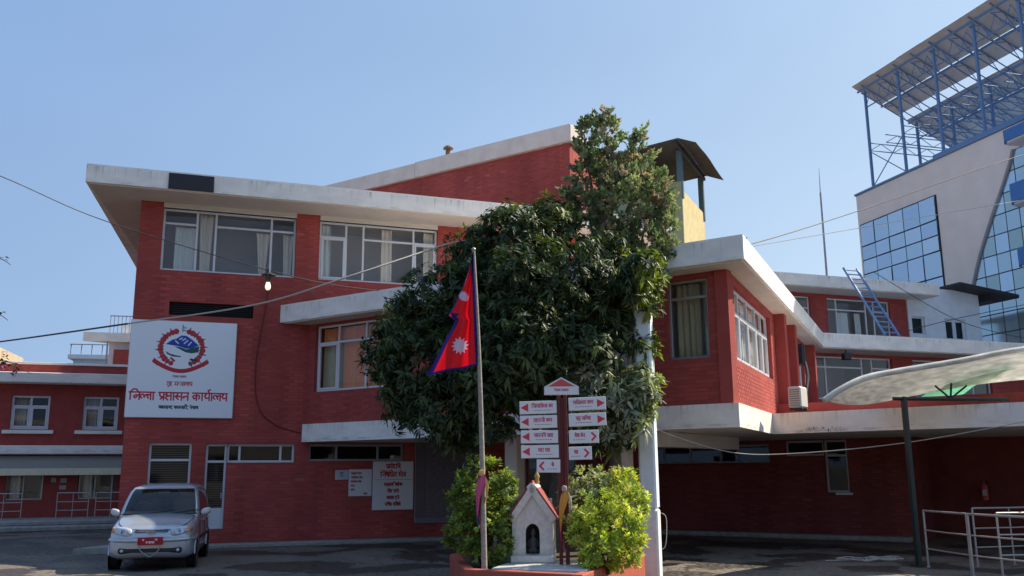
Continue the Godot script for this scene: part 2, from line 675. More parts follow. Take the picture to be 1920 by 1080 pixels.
# ---------------------------------------------------------------- the place
func _ready() -> void:
	rng.seed = 20240
	# camera: 35 degrees tall, tilted up 11.5 degrees
	var cam := Camera3D.new()
	cam.name = "camera"
	var right := Vector3(0.99997, -0.00753, -0.00152)
	var up := Vector3(0.00768, 0.98007, 0.19851)
	var ahead := Vector3(0.0, 0.19851, -0.98010)
	cam.transform = Transform3D(Basis(right, up, -ahead).orthonormalized(), Vector3(0, 1.75, 0))
	cam.fov = 35.24
	cam.near = 0.1
	cam.far = 2000.0
	cam.current = true
	add_child(cam)
	# sky
	var sun_az := deg_to_rad(SUN_AZ)
	var sun_el := deg_to_rad(SUN_EL)
	var to_sun := Vector3(sin(sun_az) * cos(sun_el), sin(sun_el), -cos(sun_az) * cos(sun_el))
	var hz := FastNoiseLite.new()
	hz.seed = 3
	hz.frequency = 1.1
	hz.fractal_octaves = 4
	var pano := Image.create(512, 256, false, Image.FORMAT_RGBF)
	for j in 256:
		var el := (0.5 - (j + 0.5) / 256.0) * PI
		for i in 512:
			var az := (i + 0.5) / 512.0 * TAU
			var d := Vector3(sin(az) * cos(el), sin(el), -cos(az) * cos(el))
			var s := clampf(rad_to_deg(el) / 55.0, 0.0, 1.0)
			s = 1.0 - pow(1.0 - s, 1.7)
			var c := Vector3(0.157, 0.250, 0.41).lerp(Vector3(0.124, 0.222, 0.416), s)
			var g := rad_to_deg(acos(clampf(d.dot(to_sun), -1.0, 1.0)))
			c += Vector3(0.155, 0.165, 0.13) * exp(-pow(g / 46.0, 2.0))
			c += Vector3(0.34, 0.355, 0.275) * exp(-maxf(rad_to_deg(el), 0.0) / 20.0) * pow(0.5 + 0.5 * cos(az - sun_az), 2.0)
			c *= 1.0 + 0.05 * hz.get_noise_3d(d.x * 1.5, d.y * 5.0, d.z * 1.5)
			if el < 0.0:
				c = c.lerp(Vector3(0.16, 0.15, 0.14), clampf(-rad_to_deg(el) / 4.0, 0.0, 1.0))
			pano.set_pixel(i, j, Color(c.x, c.y, c.z))
	var sky := Sky.new()
	var skymat := PanoramaSkyMaterial.new()
	skymat.panorama = ImageTexture.create_from_image(pano)
	sky.sky_material = skymat
	var env := Environment.new()
	env.background_mode = Environment.BG_SKY
	env.sky = sky
	env.tonemap_mode = Environment.TONE_MAPPER_LINEAR
	env.tonemap_exposure = 1.68
	env.sdfgi_enabled = true
	env.ssao_enabled = true
	env.ssil_enabled = true
	var we := WorldEnvironment.new()
	we.name = "world"
	we.environment = env
	add_child(we)
	# sun
	var sun := DirectionalLight3D.new()
	sun.name = "sun"
	sun.light_energy = 1.5
	sun.light_color = Color(1.0, 0.95, 0.87)
	sun.light_angular_distance = 0.5
	sun.shadow_enabled = true
	add_child(sun)
	sun.look_at_from_position(to_sun * 100.0, Vector3.ZERO, Vector3.UP)

	materials()
	ground()
	office_building()
	rear_block()
	white_annex()
	hall_block()
	tank_tower()
	left_wing()
	far_left_houses()
	sky_blocker()
	glass_building()
	planter_and_column()
	mango_tree()
	cypress_tree()
	shrubs()
	parked_car()
	vault_canopy()
	signs()
	flag()
	shrine()
	signpost()
	barriers()
	cables()
	small_things()


const SUN_AZ := 64.0
const SUN_EL := 41.5


func materials() -> void:
	M.brick = paint(Color(0.365, 0.074, 0.062), 0.82)
	M.brick.vertex_color_use_as_albedo = true
	for k in 3:
		var f: float = [0.9, 1.0, 1.1][k]
		M["brick_%d" % k] = paint(Color(0.365 * f, 0.074 * f, 0.062 * f), 0.82)
	M.red_wall = plaster(Color(0.29, 0.058, 0.049), Color(0.39, 0.078, 0.065), 3, 3.0, 0.82)
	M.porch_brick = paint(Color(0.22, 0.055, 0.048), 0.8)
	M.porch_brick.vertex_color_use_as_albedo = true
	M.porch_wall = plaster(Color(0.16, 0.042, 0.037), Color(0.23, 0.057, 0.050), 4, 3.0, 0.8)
	M.white_plaster = stained_white()
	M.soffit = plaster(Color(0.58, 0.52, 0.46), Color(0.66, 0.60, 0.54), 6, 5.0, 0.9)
	M.beige_wall = plaster(Color(0.80, 0.69, 0.59), Color(0.88, 0.77, 0.67), 7, 9.0, 0.85)
	M.white_paint = plaster(Color(0.66, 0.67, 0.68), Color(0.76, 0.77, 0.78), 8, 3.0, 0.7)
	M.yellow_wall = plaster(Color(0.52, 0.43, 0.22), Color(0.64, 0.54, 0.30), 9, 2.5, 0.85)
	M.concrete = plaster(Color(0.24, 0.23, 0.21), Color(0.40, 0.38, 0.35), 10, 2.0, 0.9)
	M.white_metal = paint(Color(0.66, 0.67, 0.70), 0.4)
	M.grey_metal = paint(Color(0.30, 0.31, 0.33), 0.45)
	M.galvanised = paint(Color(0.42, 0.40, 0.38), 0.42, 0.5)
	M.dark = paint(Color(0.012, 0.012, 0.014), 0.6)
	M.black = paint(Color(0.015, 0.013, 0.020), 0.55)
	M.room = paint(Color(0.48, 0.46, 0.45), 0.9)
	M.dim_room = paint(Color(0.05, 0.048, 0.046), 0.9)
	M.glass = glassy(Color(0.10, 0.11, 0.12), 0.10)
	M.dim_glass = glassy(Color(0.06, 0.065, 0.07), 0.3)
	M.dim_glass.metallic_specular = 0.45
	M.curtain = paint(Color(0.74, 0.68, 0.58), 0.9)
	M.pale_curtain = paint(Color(0.68, 0.72, 0.69), 0.9)
	M.orange_curtain = paint(Color(0.80, 0.30, 0.11), 0.85)
	M.olive_curtain = paint(Color(0.46, 0.42, 0.28), 0.9)
	for k in ["curtain", "pale_curtain", "orange_curtain", "olive_curtain"]:
		M[k].detail_enabled = false
	M.blind = paint(Color(0.16, 0.16, 0.165), 0.6)
	M.blue_paint = paint(Color(0.05, 0.17, 0.42), 0.45)
	M.blue_steel = paint(Color(0.13, 0.24, 0.42), 0.5)
	M.wood = paint(Color(0.20, 0.13, 0.08), 0.7)
	M.green_steel = paint(Color(0.014, 0.024, 0.021), 0.55)
	M.cable_dark = paint(Color(0.03, 0.03, 0.035), 0.6)
	M.cable_pale = paint(Color(0.42, 0.40, 0.36), 0.7)
	M.maroon = paint(Color(0.12, 0.012, 0.012), 0.5)
	M.sign_edge = paint(Color(0.62, 0.63, 0.66), 0.5)


func stained_white() -> StandardMaterial3D:
	# painted concrete edge: rain streaks from the top edge, mould along the drip line
	var w := 1024
	var h := 256
	var f := FastNoiseLite.new()
	f.seed = 5
	f.frequency = 0.01
	f.fractal_octaves = 5
	var base := f.get_seamless_image(w, h)
	var dark := PackedFloat32Array()
	dark.resize(w * h)
	var g := RandomNumberGenerator.new()
	g.seed = 77
	for k in 150:
		var x := g.randi_range(0, w - 1)
		var wide := g.randi_range(1, 5)
		var long := g.randi_range(10, 95)
		var deep := g.randf_range(0.04, 0.26)
		for j in long:
			var fade := deep * (1.0 - float(j) / long)
			for i in wide:
				var q := ((x + i) % w) + ((j + 2) % h) * w
				dark[q] = minf(0.6, dark[q] + fade * (0.6 + 0.4 * g.randf()))
	for k in 90:
		var x := g.randi_range(0, w - 1)
		var y := g.randi_range(94, 116)
		var rad := g.randi_range(2, 8)
		for j in range(-rad, rad + 1):
			for i in range(-rad * 2, rad * 2 + 1):
				if i * i * 0.25 + j * j < rad * rad and g.randf() < 0.7:
					var q := posmod(x + i, w) + posmod(y + j, h) * w
					dark[q] = minf(0.6, dark[q] + 0.10)
	var im := Image.create(w, h, false, Image.FORMAT_RGB8)
	for y in h:
		for x in w:
			var k := 0.80 + 0.16 * (base.get_pixel(x, y).r - 0.5)
			k *= 1.0 - dark[x + y * w]
			im.set_pixel(x, y, Color(k * 1.05, k * 0.985, k * 0.90).linear_to_srgb())
	var m := StandardMaterial3D.new()
	m.albedo_texture = ImageTexture.create_from_image(im)
	m.uv1_scale = Vector3(1.0 / 9.0, 1.0, 1.0)
	m.roughness = 0.85
	m.metallic_specular = 0.3
	return m


func ground() -> void:
	var size := 1024
	var f := FastNoiseLite.new()
	f.seed = 11
	f.frequency = 0.006
	f.fractal_octaves = 5
	f.domain_warp_enabled = true
	f.domain_warp_amplitude = 40.0
	f.domain_warp_frequency = 0.008
	var coarse := f.get_seamless_image(size, size)
	var g := FastNoiseLite.new()
	g.seed = 12
	g.frequency = 0.35
	g.fractal_octaves = 2
	var fine := g.get_seamless_image(size, size)
	var im := Image.create(size, size, false, Image.FORMAT_RGB8)
	var ro := Image.create(size, size, false, Image.FORMAT_L8)
	for y in size:
		for x in size:
			var c := coarse.get_pixel(x, y).r
			var k := 0.125 + 0.06 * (c - 0.5) + 0.045 * (fine.get_pixel(x, y).r - 0.5)
			var wet := smoothstep(0.54, 0.58, c)
			k = lerpf(k, 0.025, wet * 0.85)
			var dust := smoothstep(0.42, 0.30, c)
			k = lerpf(k, 0.16, dust * 0.7)
			im.set_pixel(x, y, Color(k * 1.24, k, k * 0.80).linear_to_srgb())
			ro.set_pixel(x, y, Color(lerpf(0.92, 0.55, wet), 0, 0))
	var cr := RandomNumberGenerator.new()
	cr.seed = 91
	for k in 26:
		var at := Vector2(cr.randf() * size, cr.randf() * size)
		var dir := cr.randf() * TAU
		for j in cr.randi_range(60, 260):
			dir += cr.randf_range(-0.35, 0.35)
			at += Vector2(cos(dir), sin(dir))
			var px := posmod(int(at.x), size)
			var py := posmod(int(at.y), size)
			im.set_pixel(px, py, im.get_pixel(px, py).darkened(0.55))
			if j % 3 == 0:
				im.set_pixel((px + 1) % size, py, im.get_pixel((px + 1) % size, py).darkened(0.4))
	var m := StandardMaterial3D.new()
	m.albedo_texture = ImageTexture.create_from_image(im)
	m.roughness_texture = ImageTexture.create_from_image(ro)
	m.normal_enabled = true
	m.normal_texture = noise_tex(14, 0.2, Color.BLACK, Color.WHITE, 512, 3, true, 3.0)
	m.normal_scale = 0.5
	m.uv1_scale = Vector3.ONE / 17.0
	m.uv1_offset = Vector3(0.13, 0.21, 0)
	M.asphalt = m
	var b := Mesher.new()
	for i in range(-4, 4):
		for j in range(-4, 4):
			b.quad(Vector3(i * 100.0, 0, j * 100.0), Vector3(i * 100.0 + 100.0, 0, j * 100.0), Vector3(i * 100.0 + 100.0, 0, j * 100.0 + 100.0), Vector3(i * 100.0, 0, j * 100.0 + 100.0), Vector3.UP)
	structure(obj("ground", b, m))
	var lm := MultiMesh.new()
	lm.transform_format = MultiMesh.TRANSFORM_3D
	lm.use_colors = true
	var lb := Mesher.new()
	leaf(lb, Vector3(-0.06, 0.004, 0), Vector3(1, 0.05, 0), Vector3(0, 0.1, 1).normalized(), 0.13, 0.045, -0.1)
	lm.mesh = lb.mesh()
	lm.instance_count = 500
	for i in 500:
		var at := P(rng.randfn(0.0, 5.0), 0.006, 18.5 + rng.randfn(0.0, 2.6))
		lm.set_instance_transform(i, Transform3D(Basis(Vector3.UP, rng.randf() * TAU).scaled(Vector3.ONE * rng.randf_range(0.5, 1.2)), at))
		lm.set_instance_color(i, [Color(0.16, 0.10, 0.05), Color(0.10, 0.08, 0.04), Color(0.22, 0.17, 0.08), Color(0.09, 0.10, 0.04)][rng.randi() % 4])
	var lo := MultiMeshInstance3D.new()
	lo.multimesh = lm
	lo.material_override = leafy(0.7, Color(0.2, 0.2, 0.1))
	lo.name = "fallen_leaves"
	tag(lo, "dry fallen leaves scattered over the dark yard", "leaves")
	lo.set_meta("kind", "stuff")
	add_child(lo, true)
	var k := Mesher.new()
	k.box(Vector3(-3.15, 0, 0.0), Vector3(11.0, 0.10, 0.55), 0.02)
	structure(obj("pavement", k, M.concrete, null, bearing(-6.35, 23.13, 70.2)))
	var k2 := Mesher.new()
	k2.box(Vector3(-5.0, 0, 0.0), Vector3(2.0, 0.12, 0.5), 0.02)
	structure(obj("pavement", k2, M.concrete, null, bearing(8.17, 24.13, 123.3)))
	var s := Mesher.new()
	s.prism(PackedVector2Array([Vector2(-9.9, -21.1), Vector2(-8.6, -21.3), Vector2(-8.1, -23.6), Vector2(-9.3, -23.3)]), 0.0, 0.13)
	structure(obj("ramp", s, M.concrete))
	var pl := Mesher.new()
	pl.box(Vector3(-9, 0, 0.0), Vector3(5.5, 0.16, 3.6), 0.03)
	pl.box(Vector3(-9, 0.16, 0.0), Vector3(5.5, 0.3, 3.0), 0.03)
	structure(obj("steps", pl, M.concrete, null, bearing(-16.25, 33.0, 70.2)))


func office_building() -> void:
	var root := thing("office_building", Transform3D(Basis.IDENTITY, P(-6.35, 0, 23.13)), "large red brick office building with white slabs and a right wing on an overhang", "building")
	var inv := root.transform.affine_inverse()
	var fb := inv * bearing(-6.35, 23.13, 70.2)
	var fc := inv * bearing(-5.32, 23.5, 124.0)
	var fa := inv * bearing(4.14, 17.1, 24.4)
	var fg := inv * bearing(8.17, 24.13, 123.3)

	# front wall
	var hb := [[-2.66, 0.66, 6.8, 8.42], [1.28, 4.54, 6.8, 8.42], [-2.37, -0.34, 5.66, 6.0], [-2.61, -1.63, 1.48, 2.5], [-1.3, -0.8, 0.43, 2.48], [-0.8, 0.84, 2.02, 2.48], [1.2, 3.67, 2.05, 2.48], [7.2, 8.7, 0.1, 2.2]]
	var b := Mesher.new()
	wall(b, -3.2, 11.0, 0.0, 8.57, hb)
	var w := obj("wall", b, M.red_wall, root, fb)
	var avoid := hb.duplicate()
	avoid.append([1.08, 11.0, 2.5, 6.08])
	brickwork(w, brick_rows(-3.2, 6.6, 0.12, 8.56, avoid))
	var side := Mesher.new()
	side.box(Vector3(-3.199, 0, -10), Vector3(-2.96, 8.57, -0.245))
	obj("side_wall", side, M.red_wall, root, fb)

	window(root, fb, -2.66, 0.66, 6.8, 8.42, [-1.83, -1.37, 0.03], 8.04, {"whole": [1], "deep": 1.3, "curtains": [[-2.35, -1.86, M.pale_curtain, 6.83, 8.0], [-1.78, -1.42, M.curtain, 6.83, 8.38, 0.35], [-0.35, 0.02, M.curtain, 6.83, 8.0, 0.55], [0.35, 0.62, M.curtain, 6.83, 8.0, 0.3]]})
	window(root, fb, 1.28, 4.54, 6.8, 8.42, [2.0, 2.47, 3.87], 8.0, {"whole": [1], "sash": [0, 3], "deep": 1.3, "curtains": [[1.36, 1.62, M.pale_curtain], [3.0, 3.3, M.curtain], [4.2, 4.5, M.curtain]]})
	window(root, fb, -2.61, -1.63, 1.48, 2.5, [], 2.09, {"slats": [[-2.55, -1.7, 1.56, 2.42]], "deep": 1.0, "glass": M.dim_glass})
	window(root, fb, -0.8, 0.84, 2.02, 2.48, [-0.5, 0.5], -1.0, {"deep": 1.0, "glass": M.dim_glass, "name": "strip_window"})
	window(root, fb, 1.2, 3.67, 2.05, 2.48, [1.91, 2.99], -1.0, {"deep": 1.0, "glass": M.dim_glass, "name": "strip_window", "frame": M.grey_metal})
	var dr := window(root, fb, -1.3, -0.8, 0.43, 2.48, [], 2.05, {"deep": 0.7, "slats": [[-1.24, -0.86, 0.95, 2.0]], "glass": M.dim_glass, "name": "door"})
	var kick := Mesher.new()
	kick.box(Vector3(-1.245, 0.485, -0.125), Vector3(-0.855, 0.93, -0.1), 0.006)
	obj("kick_panel", kick, M.white_metal, dr)
	var hnd := Mesher.new()
	hnd.box(Vector3(-0.9, 1.15, -0.09), Vector3(-0.87, 1.3, -0.05), 0.006)
	obj("handle", hnd, M.galvanised, dr)
	window(root, fb, 7.2, 8.7, 0.1, 2.2, [7.95], 1.8, {"deep": 1.6, "glass": M.dim_glass, "name": "porch_door", "frame": M.grey_metal})

	var vent := Mesher.new()
	vent.box(Vector3(-2.37, 5.66, -0.2), Vector3(-0.34, 6.0, -0.16))
	var vp := obj("vent", vent, M.dark, root, fb)
	for k in 6:
		var sl := Mesher.new()
		sl.box(Vector3(-2.36, -0.018, -0.04), Vector3(-0.35, 0.018, 0.03), 0.004, Transform3D(Basis(Vector3.RIGHT, 0.5), Vector3(0, 5.69 + k * 0.056, -0.12)))
		obj("slat", sl, M.dark, vp)

	# roof over the top storey
	var fbw := bearing(-6.35, 23.13, 70.2)
	var front_l := fbw * Vector3(-4.4, 0, 1.12)
	var front_r := fbw * Vector3(11.4, 0, 1.12)
	var back_r := fbw * Vector3(11.4, 0, -2.0)
	var back_m := fbw * Vector3(4.0, 0, -4.0)
	var back_l := fbw * Vector3(-3.6, 0, -9.5)
	var pts := []
	for q in [front_l, front_r, back_r, back_m, fbw * Vector3(4.0, 0, -9.5), back_l, Vector3(-11.96, 0, -27.3)]:
		pts.append(Vector2(q.x, -q.z))
	slab(root, "roof", pts, 8.585, 9.035, M.white_plaster)
	var ss := []
	for q in [fbw * Vector3(-4.33, 0, 1.06), fbw * Vector3(11.3, 0, 1.06), fbw * Vector3(11.3, 0, 0.001), fbw * Vector3(-3.2, 0, 0.001), fbw * Vector3(-3.2, 0, -9.0), Vector3(-11.6, 0, -27.2)]:
		ss.append(Vector2(q.x, -q.z))
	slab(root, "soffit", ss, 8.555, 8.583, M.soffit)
	var black := Mesher.new()
	black.box(Vector3(-2.56, 8.59, 1.122), Vector3(-1.5, 8.99, 1.16), 0.006)
	obj("fascia_panel", black, M.black, root, fb)
	var lintel := Mesher.new()
	lintel.box(Vector3(-2.66, 8.42, -0.12), Vector3(0.66, 8.554, 0.012))
	lintel.box(Vector3(1.28, 8.42, -0.12), Vector3(4.54, 8.554, 0.012))
	obj("lintel", lintel, M.soffit, root, fb)

	# first floor on its overhang: left bay to right corner
	var hc := [[0.25, 3.3, 3.79, 5.5], [4.4, 6.6, 3.79, 5.5], [7.3, 9.4, 3.79, 5.5], [10.14, 11.0, 3.88, 5.46]]
	var c := Mesher.new()
	wall(c, 0.0, 11.42, 2.98, 5.57, hc)
	var wc := obj("wall", c, M.red_wall, root, fc)
	var rows := brick_rows(0.0, 11.41, 2.99, 5.55, hc)
	var near := []
	var rest := []
	for q in rows:
		if q[0] > 9.9 and q[0] + q[2] < 11.42 and near.size() < 300 and (q[1] < 3.9 or q[0] > 10.95):
			near.append(q)
		else:
			rest.append(q)
	single_bricks(wc, near)
	brickwork(wc, rest)
	window(root, fc, 0.25, 3.3, 3.79, 5.5, [1.0, 1.95, 2.7], 5.04, {"sash": [0], "deep": 0.35, "frame": M.white_metal, "curtains": [[0.3, 0.98, M.olive_curtain, 3.82, 5.0], [0.3, 0.98, M.orange_curtain, 5.06, 5.45], [1.02, 1.93, M.orange_curtain], [1.97, 3.25, M.orange_curtain]]})
	window(root, fc, 4.4, 6.6, 3.79, 5.5, [5.1, 5.9], 5.04, {"deep": 0.5, "curtains": [[4.5, 5.4, M.curtain]]})
	window(root, fc, 7.3, 9.4, 3.79, 5.5, [8.0, 8.7], 5.04, {"deep": 0.5, "curtains": [[8.2, 9.3, M.curtain]]})
	window(root, fc, 10.14, 11.0, 3.88, 5.46, [], 5.1, {"deep": 0.35, "frame": M.galvanised, "curtains": [[10.25, 10.72, M.olive_curtain], [10.84, 10.95, M.pale_curtain, 3.9, 4.5]]})

	var ha := [[0.62, 5.1, 3.86, 5.36], [8.3, 11.4, 3.86, 5.36]]
	var a := Mesher.new()
	wall(a, 0.0, 13.9, 2.98, 5.57, ha)
	var wa := obj("wall", a, M.red_wall, root, fa)
	var arows := brick_rows(0.0, 13.9, 2.99, 5.55, ha)
	near = []
	rest = []
	for q in arows:
		if q[0] < 5.6 and q[1] < 3.8 and near.size() < 270:
			near.append(q)
		else:
			rest.append(q)
	single_bricks(wa, near)
	brickwork(wa, rest)
	window(root, fa, 0.62, 5.1, 3.86, 5.36, [1.5, 2.5, 3.5, 4.3], 4.88, {"sash": [0, 1, 2, 3, 4], "deep": 0.35, "curtains": [[1.0, 1.45, M.pale_curtain], [2.7, 3.4, M.pale_curtain], [3.7, 4.9, M.curtain]]})
	window(root, fa, 8.3, 11.4, 3.86, 5.36, [9.3, 10.3], 4.88, {"deep": 0.5, "curtains": [[8.4, 9.2, M.curtain]]})
	for u: float in [5.75, 7.7, 12.1]:
		var fin := Mesher.new()
		fin.box(Vector3(u, 2.985, 0.0), Vector3(u + 0.36, 5.565, 0.26), 0.01)
		obj("pier", fin, M.red_wall, root, fa)

	# floor slabs
	slab(root, "floor_slab", [Vector2(-5.40, 23.44), Vector2(4.20, 16.97), Vector2(5.80, 20.46), Vector2(14.4, 13.75), Vector2(20.0, 21.0), Vector2(11.0, 28.5), Vector2(4.0, 27.4), Vector2(-5.2, 23.72)], 2.53, 2.98, M.white_plaster)
	slab(root, "upper_slab", [Vector2(-6.03, 23.24), Vector2(4.29, 16.32), Vector2(9.95, 28.78), Vector2(16.3, 31.07), Vector2(24.0, 33.85), Vector2(22.0, 41.0), Vector2(8.0, 37.0), Vector2(3.6, 27.2), Vector2(-6.1, 23.55)], 5.585, 6.045, M.white_plaster)
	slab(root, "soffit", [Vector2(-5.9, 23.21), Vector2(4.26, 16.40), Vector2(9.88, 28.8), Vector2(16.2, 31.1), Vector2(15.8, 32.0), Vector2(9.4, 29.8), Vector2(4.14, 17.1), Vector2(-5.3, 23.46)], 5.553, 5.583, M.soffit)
	# a low red upstand on the porch roof
	var ups := Mesher.new()
	ups.box(Vector3(-1.2, 2.98, 2.6), Vector3(8.0, 3.3, 2.75), 0.01)
	obj("upstand", ups, M.red_wall, root, inv * bearing(8.17, 24.13, 126.0))

	# ground floor under the porch
	var hg := [[-4.86, -1.48, 1.94, 2.43], [-1.05, -0.04, 2.1, 2.5], [-0.04, 0.54, 1.16, 2.5]]
	var g := Mesher.new()
	wall(g, -5.0, 2.0, 0.0, 2.53, hg)
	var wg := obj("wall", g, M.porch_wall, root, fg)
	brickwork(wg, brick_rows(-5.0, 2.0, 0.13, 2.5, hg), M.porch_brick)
	window(root, fg, -4.86, -1.48, 1.94, 2.43, [-4.6, -3.8, -2.9, -2.4], -1.0, {"deep": 0.8, "name": "strip_window", "frame": M.grey_metal, "glass": M.dim_glass})
	window(root, fg, -1.05, -0.04, 2.1, 2.5, [], -1.0, {"deep": 0.8, "name": "strip_window", "frame": M.galvanised, "glass": M.dim_glass})
	var gd := window(root, fg, -0.04, 0.54, 1.16, 2.5, [], 2.1, {"deep": 0.8, "frame": M.galvanised, "glass": M.dim_glass})
	var sill := Mesher.new()
	sill.box(Vector3(0.2, 1.1, -0.02), Vector3(0.62, 1.16, 0.08), 0.008)
	obj("sill", sill, M.white_metal, gd)
	var rc := Mesher.new()
	rc.box(Vector3(1.99, 0, -2.0), Vector3(2.2, 2.53, -0.2))
	rc.box(Vector3(2.2, 0, -2.0), Vector3(10.0, 2.53, -1.8))
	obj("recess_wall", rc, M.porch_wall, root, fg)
	# beam and columns that carry the overhang
	var beam := Mesher.new()
	beam.box(Vector3(0, 2.22, -0.3), Vector3(4.2, 2.525, 0.0), 0.015)
	obj("beam", beam, M.soffit, root, inv * bearing(3.15, 18.6, 33.0))
	var col := Mesher.new()
	col.box(Vector3(-0.17, 0, -0.17), Vector3(0.17, 2.525, 0.17), 0.02)
	obj("porch_column", col, M.beige_wall, root, inv * bearing(0.03, 21.2, 124.0))
	var col2 := Mesher.new()
	col2.box(Vector3(-0.17, 0, -0.17), Vector3(0.17, 2.525, 0.17), 0.02)
	obj("porch_column", col2, M.beige_wall, root, inv * bearing(2.35, 19.8, 124.0))
	var pan := Mesher.new()
	pan.box(Vector3(6.55, 0.1, 0.02), Vector3(7.1, 2.4, 0.06), 0.01)
	obj("shutter", pan, M.grey_metal, root, fb)
	# conduit that wanders down the front wall
	var pipe := Mesher.new()
	pipe.tube(strand([Vector3(0.03, 6.7, 0.02), Vector3(-0.05, 5.9, 0.02), Vector3(-0.22, 4.4, 0.02), Vector3(-0.1, 3.4, 0.02), Vector3(0.35, 2.95, 0.02), Vector3(1.0, 2.75, 0.02)]), 0.011, -1.0, 6)
	obj("conduit", pipe, M.maroon, root, fb)


func rear_block() -> void:
	var root := thing("rear_block", Transform3D(Basis.IDENTITY, P(9.64, 0, 29.84)), "two storey red and white rear office block behind the long white roof edge", "building")
	var inv := root.transform.affine_inverse()
	var fl := inv * bearing(9.64, 29.84, 70.2)
	var fu := inv * bearing(8.22, 33.79, 70.2)
	var h := [[0.4, 3.6, 4.02, 5.46], [4.5, 8.0, 4.02, 5.46]]
	var b := Mesher.new()
	wall(b, -0.3, 13.0, 2.98, 5.552, h)
	brickwork(obj("wall", b, M.red_wall, root, fl), brick_rows(-0.3, 9.0, 3.0, 5.53, h))
	window(root, fl, 0.4, 3.6, 4.02, 5.46, [0.88, 2.38, 2.8], 5.1, {"whole": [2], "deep": 2.2})
	window(root, fl, 4.5, 8.0, 4.02, 5.46, [5.2, 6.6, 7.2], 5.1, {"deep": 2.2})
	var h2 := [[1.2, 3.7, 6.75, 8.42], [4.5, 7.6, 6.75, 8.42]]
	var c := Mesher.new()
	wall(c, -2.5, 8.46, 6.0, 8.57, h2)
	brickwork(obj("wall", c, M.red_wall, root, fu), brick_rows(0.5, 8.46, 6.1, 8.5, h2))
	window(root, fu, 1.2, 3.7, 6.75, 8.42, [2.2, 3.0], 7.97, {"deep": 2.5})
	window(root, fu, 4.5, 7.6, 6.75, 8.42, [5.0, 6.44, 6.84], 7.97, {"whole": [2], "deep": 2.5, "curtains": [[5.1, 5.7, M.pale_curtain, 6.8, 7.9], [6.0, 6.3, M.pale_curtain, 6.8, 7.9]]})
	slab(root, "roof", [Vector2(5.77, 31.74), Vector2(17.25, 35.88), Vector2(14.5, 43.4), Vector2(3.0, 39.3)], 8.585, 9.035, M.white_plaster)
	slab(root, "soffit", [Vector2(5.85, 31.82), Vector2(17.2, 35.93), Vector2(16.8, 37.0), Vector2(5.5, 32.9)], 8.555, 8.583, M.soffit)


func white_annex() -> void:
	var f := bearing(8.22, 33.79, 70.2)
	var at := f * Transform3D(Basis.IDENTITY, Vector3(10.4, 6.045, 0.06))
	var root := thing("white_annex", at, "small white rooftop annex with a dark sloping eave and two windows", "building")
	var fr := root.transform.affine_inverse() * f * Transform3D(Basis.IDENTITY, Vector3(0, 0, 0.06))
	var h := [[8.62, 9.3, 7.12, 7.88], [10.33, 11.47, 6.93, 7.86]]
	var b := Mesher.new()
	wall(b, 8.465, 12.3, 6.045, 9.1, h)
	b.box(Vector3(12.06, 6.045, -6), Vector3(12.3, 9.0, -0.24))
	obj("wall", b, M.white_paint, root, fr)
	window(root, fr, 8.62, 9.3, 7.12, 7.88, [], -1.0, {"deep": 1.0, "bar": 0.07, "glass": M.dim_glass})
	window(root, fr, 10.33, 11.47, 6.93, 7.86, [10.9], -1.0, {"deep": 1.0, "bar": 0.07, "glass": M.dim_glass, "sash": [0, 1]})
	var e := Mesher.new()
	var tilt := Transform3D(Basis(Vector3(0, 0, 1), -0.11), Vector3(10.6, 9.13, 0))
	e.box(Vector3(0, 0, -6), Vector3(3.2, 0.16, 0.75), 0.02, tilt)
	obj("roof", e, paint(Color(0.045, 0.04, 0.045), 0.7), root, fr)
	var br := Mesher.new()
	br.box(Vector3(12.3, 8.62, -0.5), Vector3(12.75, 8.7, 0.5), 0.01)
	obj("eave_bracket", br, M.dark, root, fr)


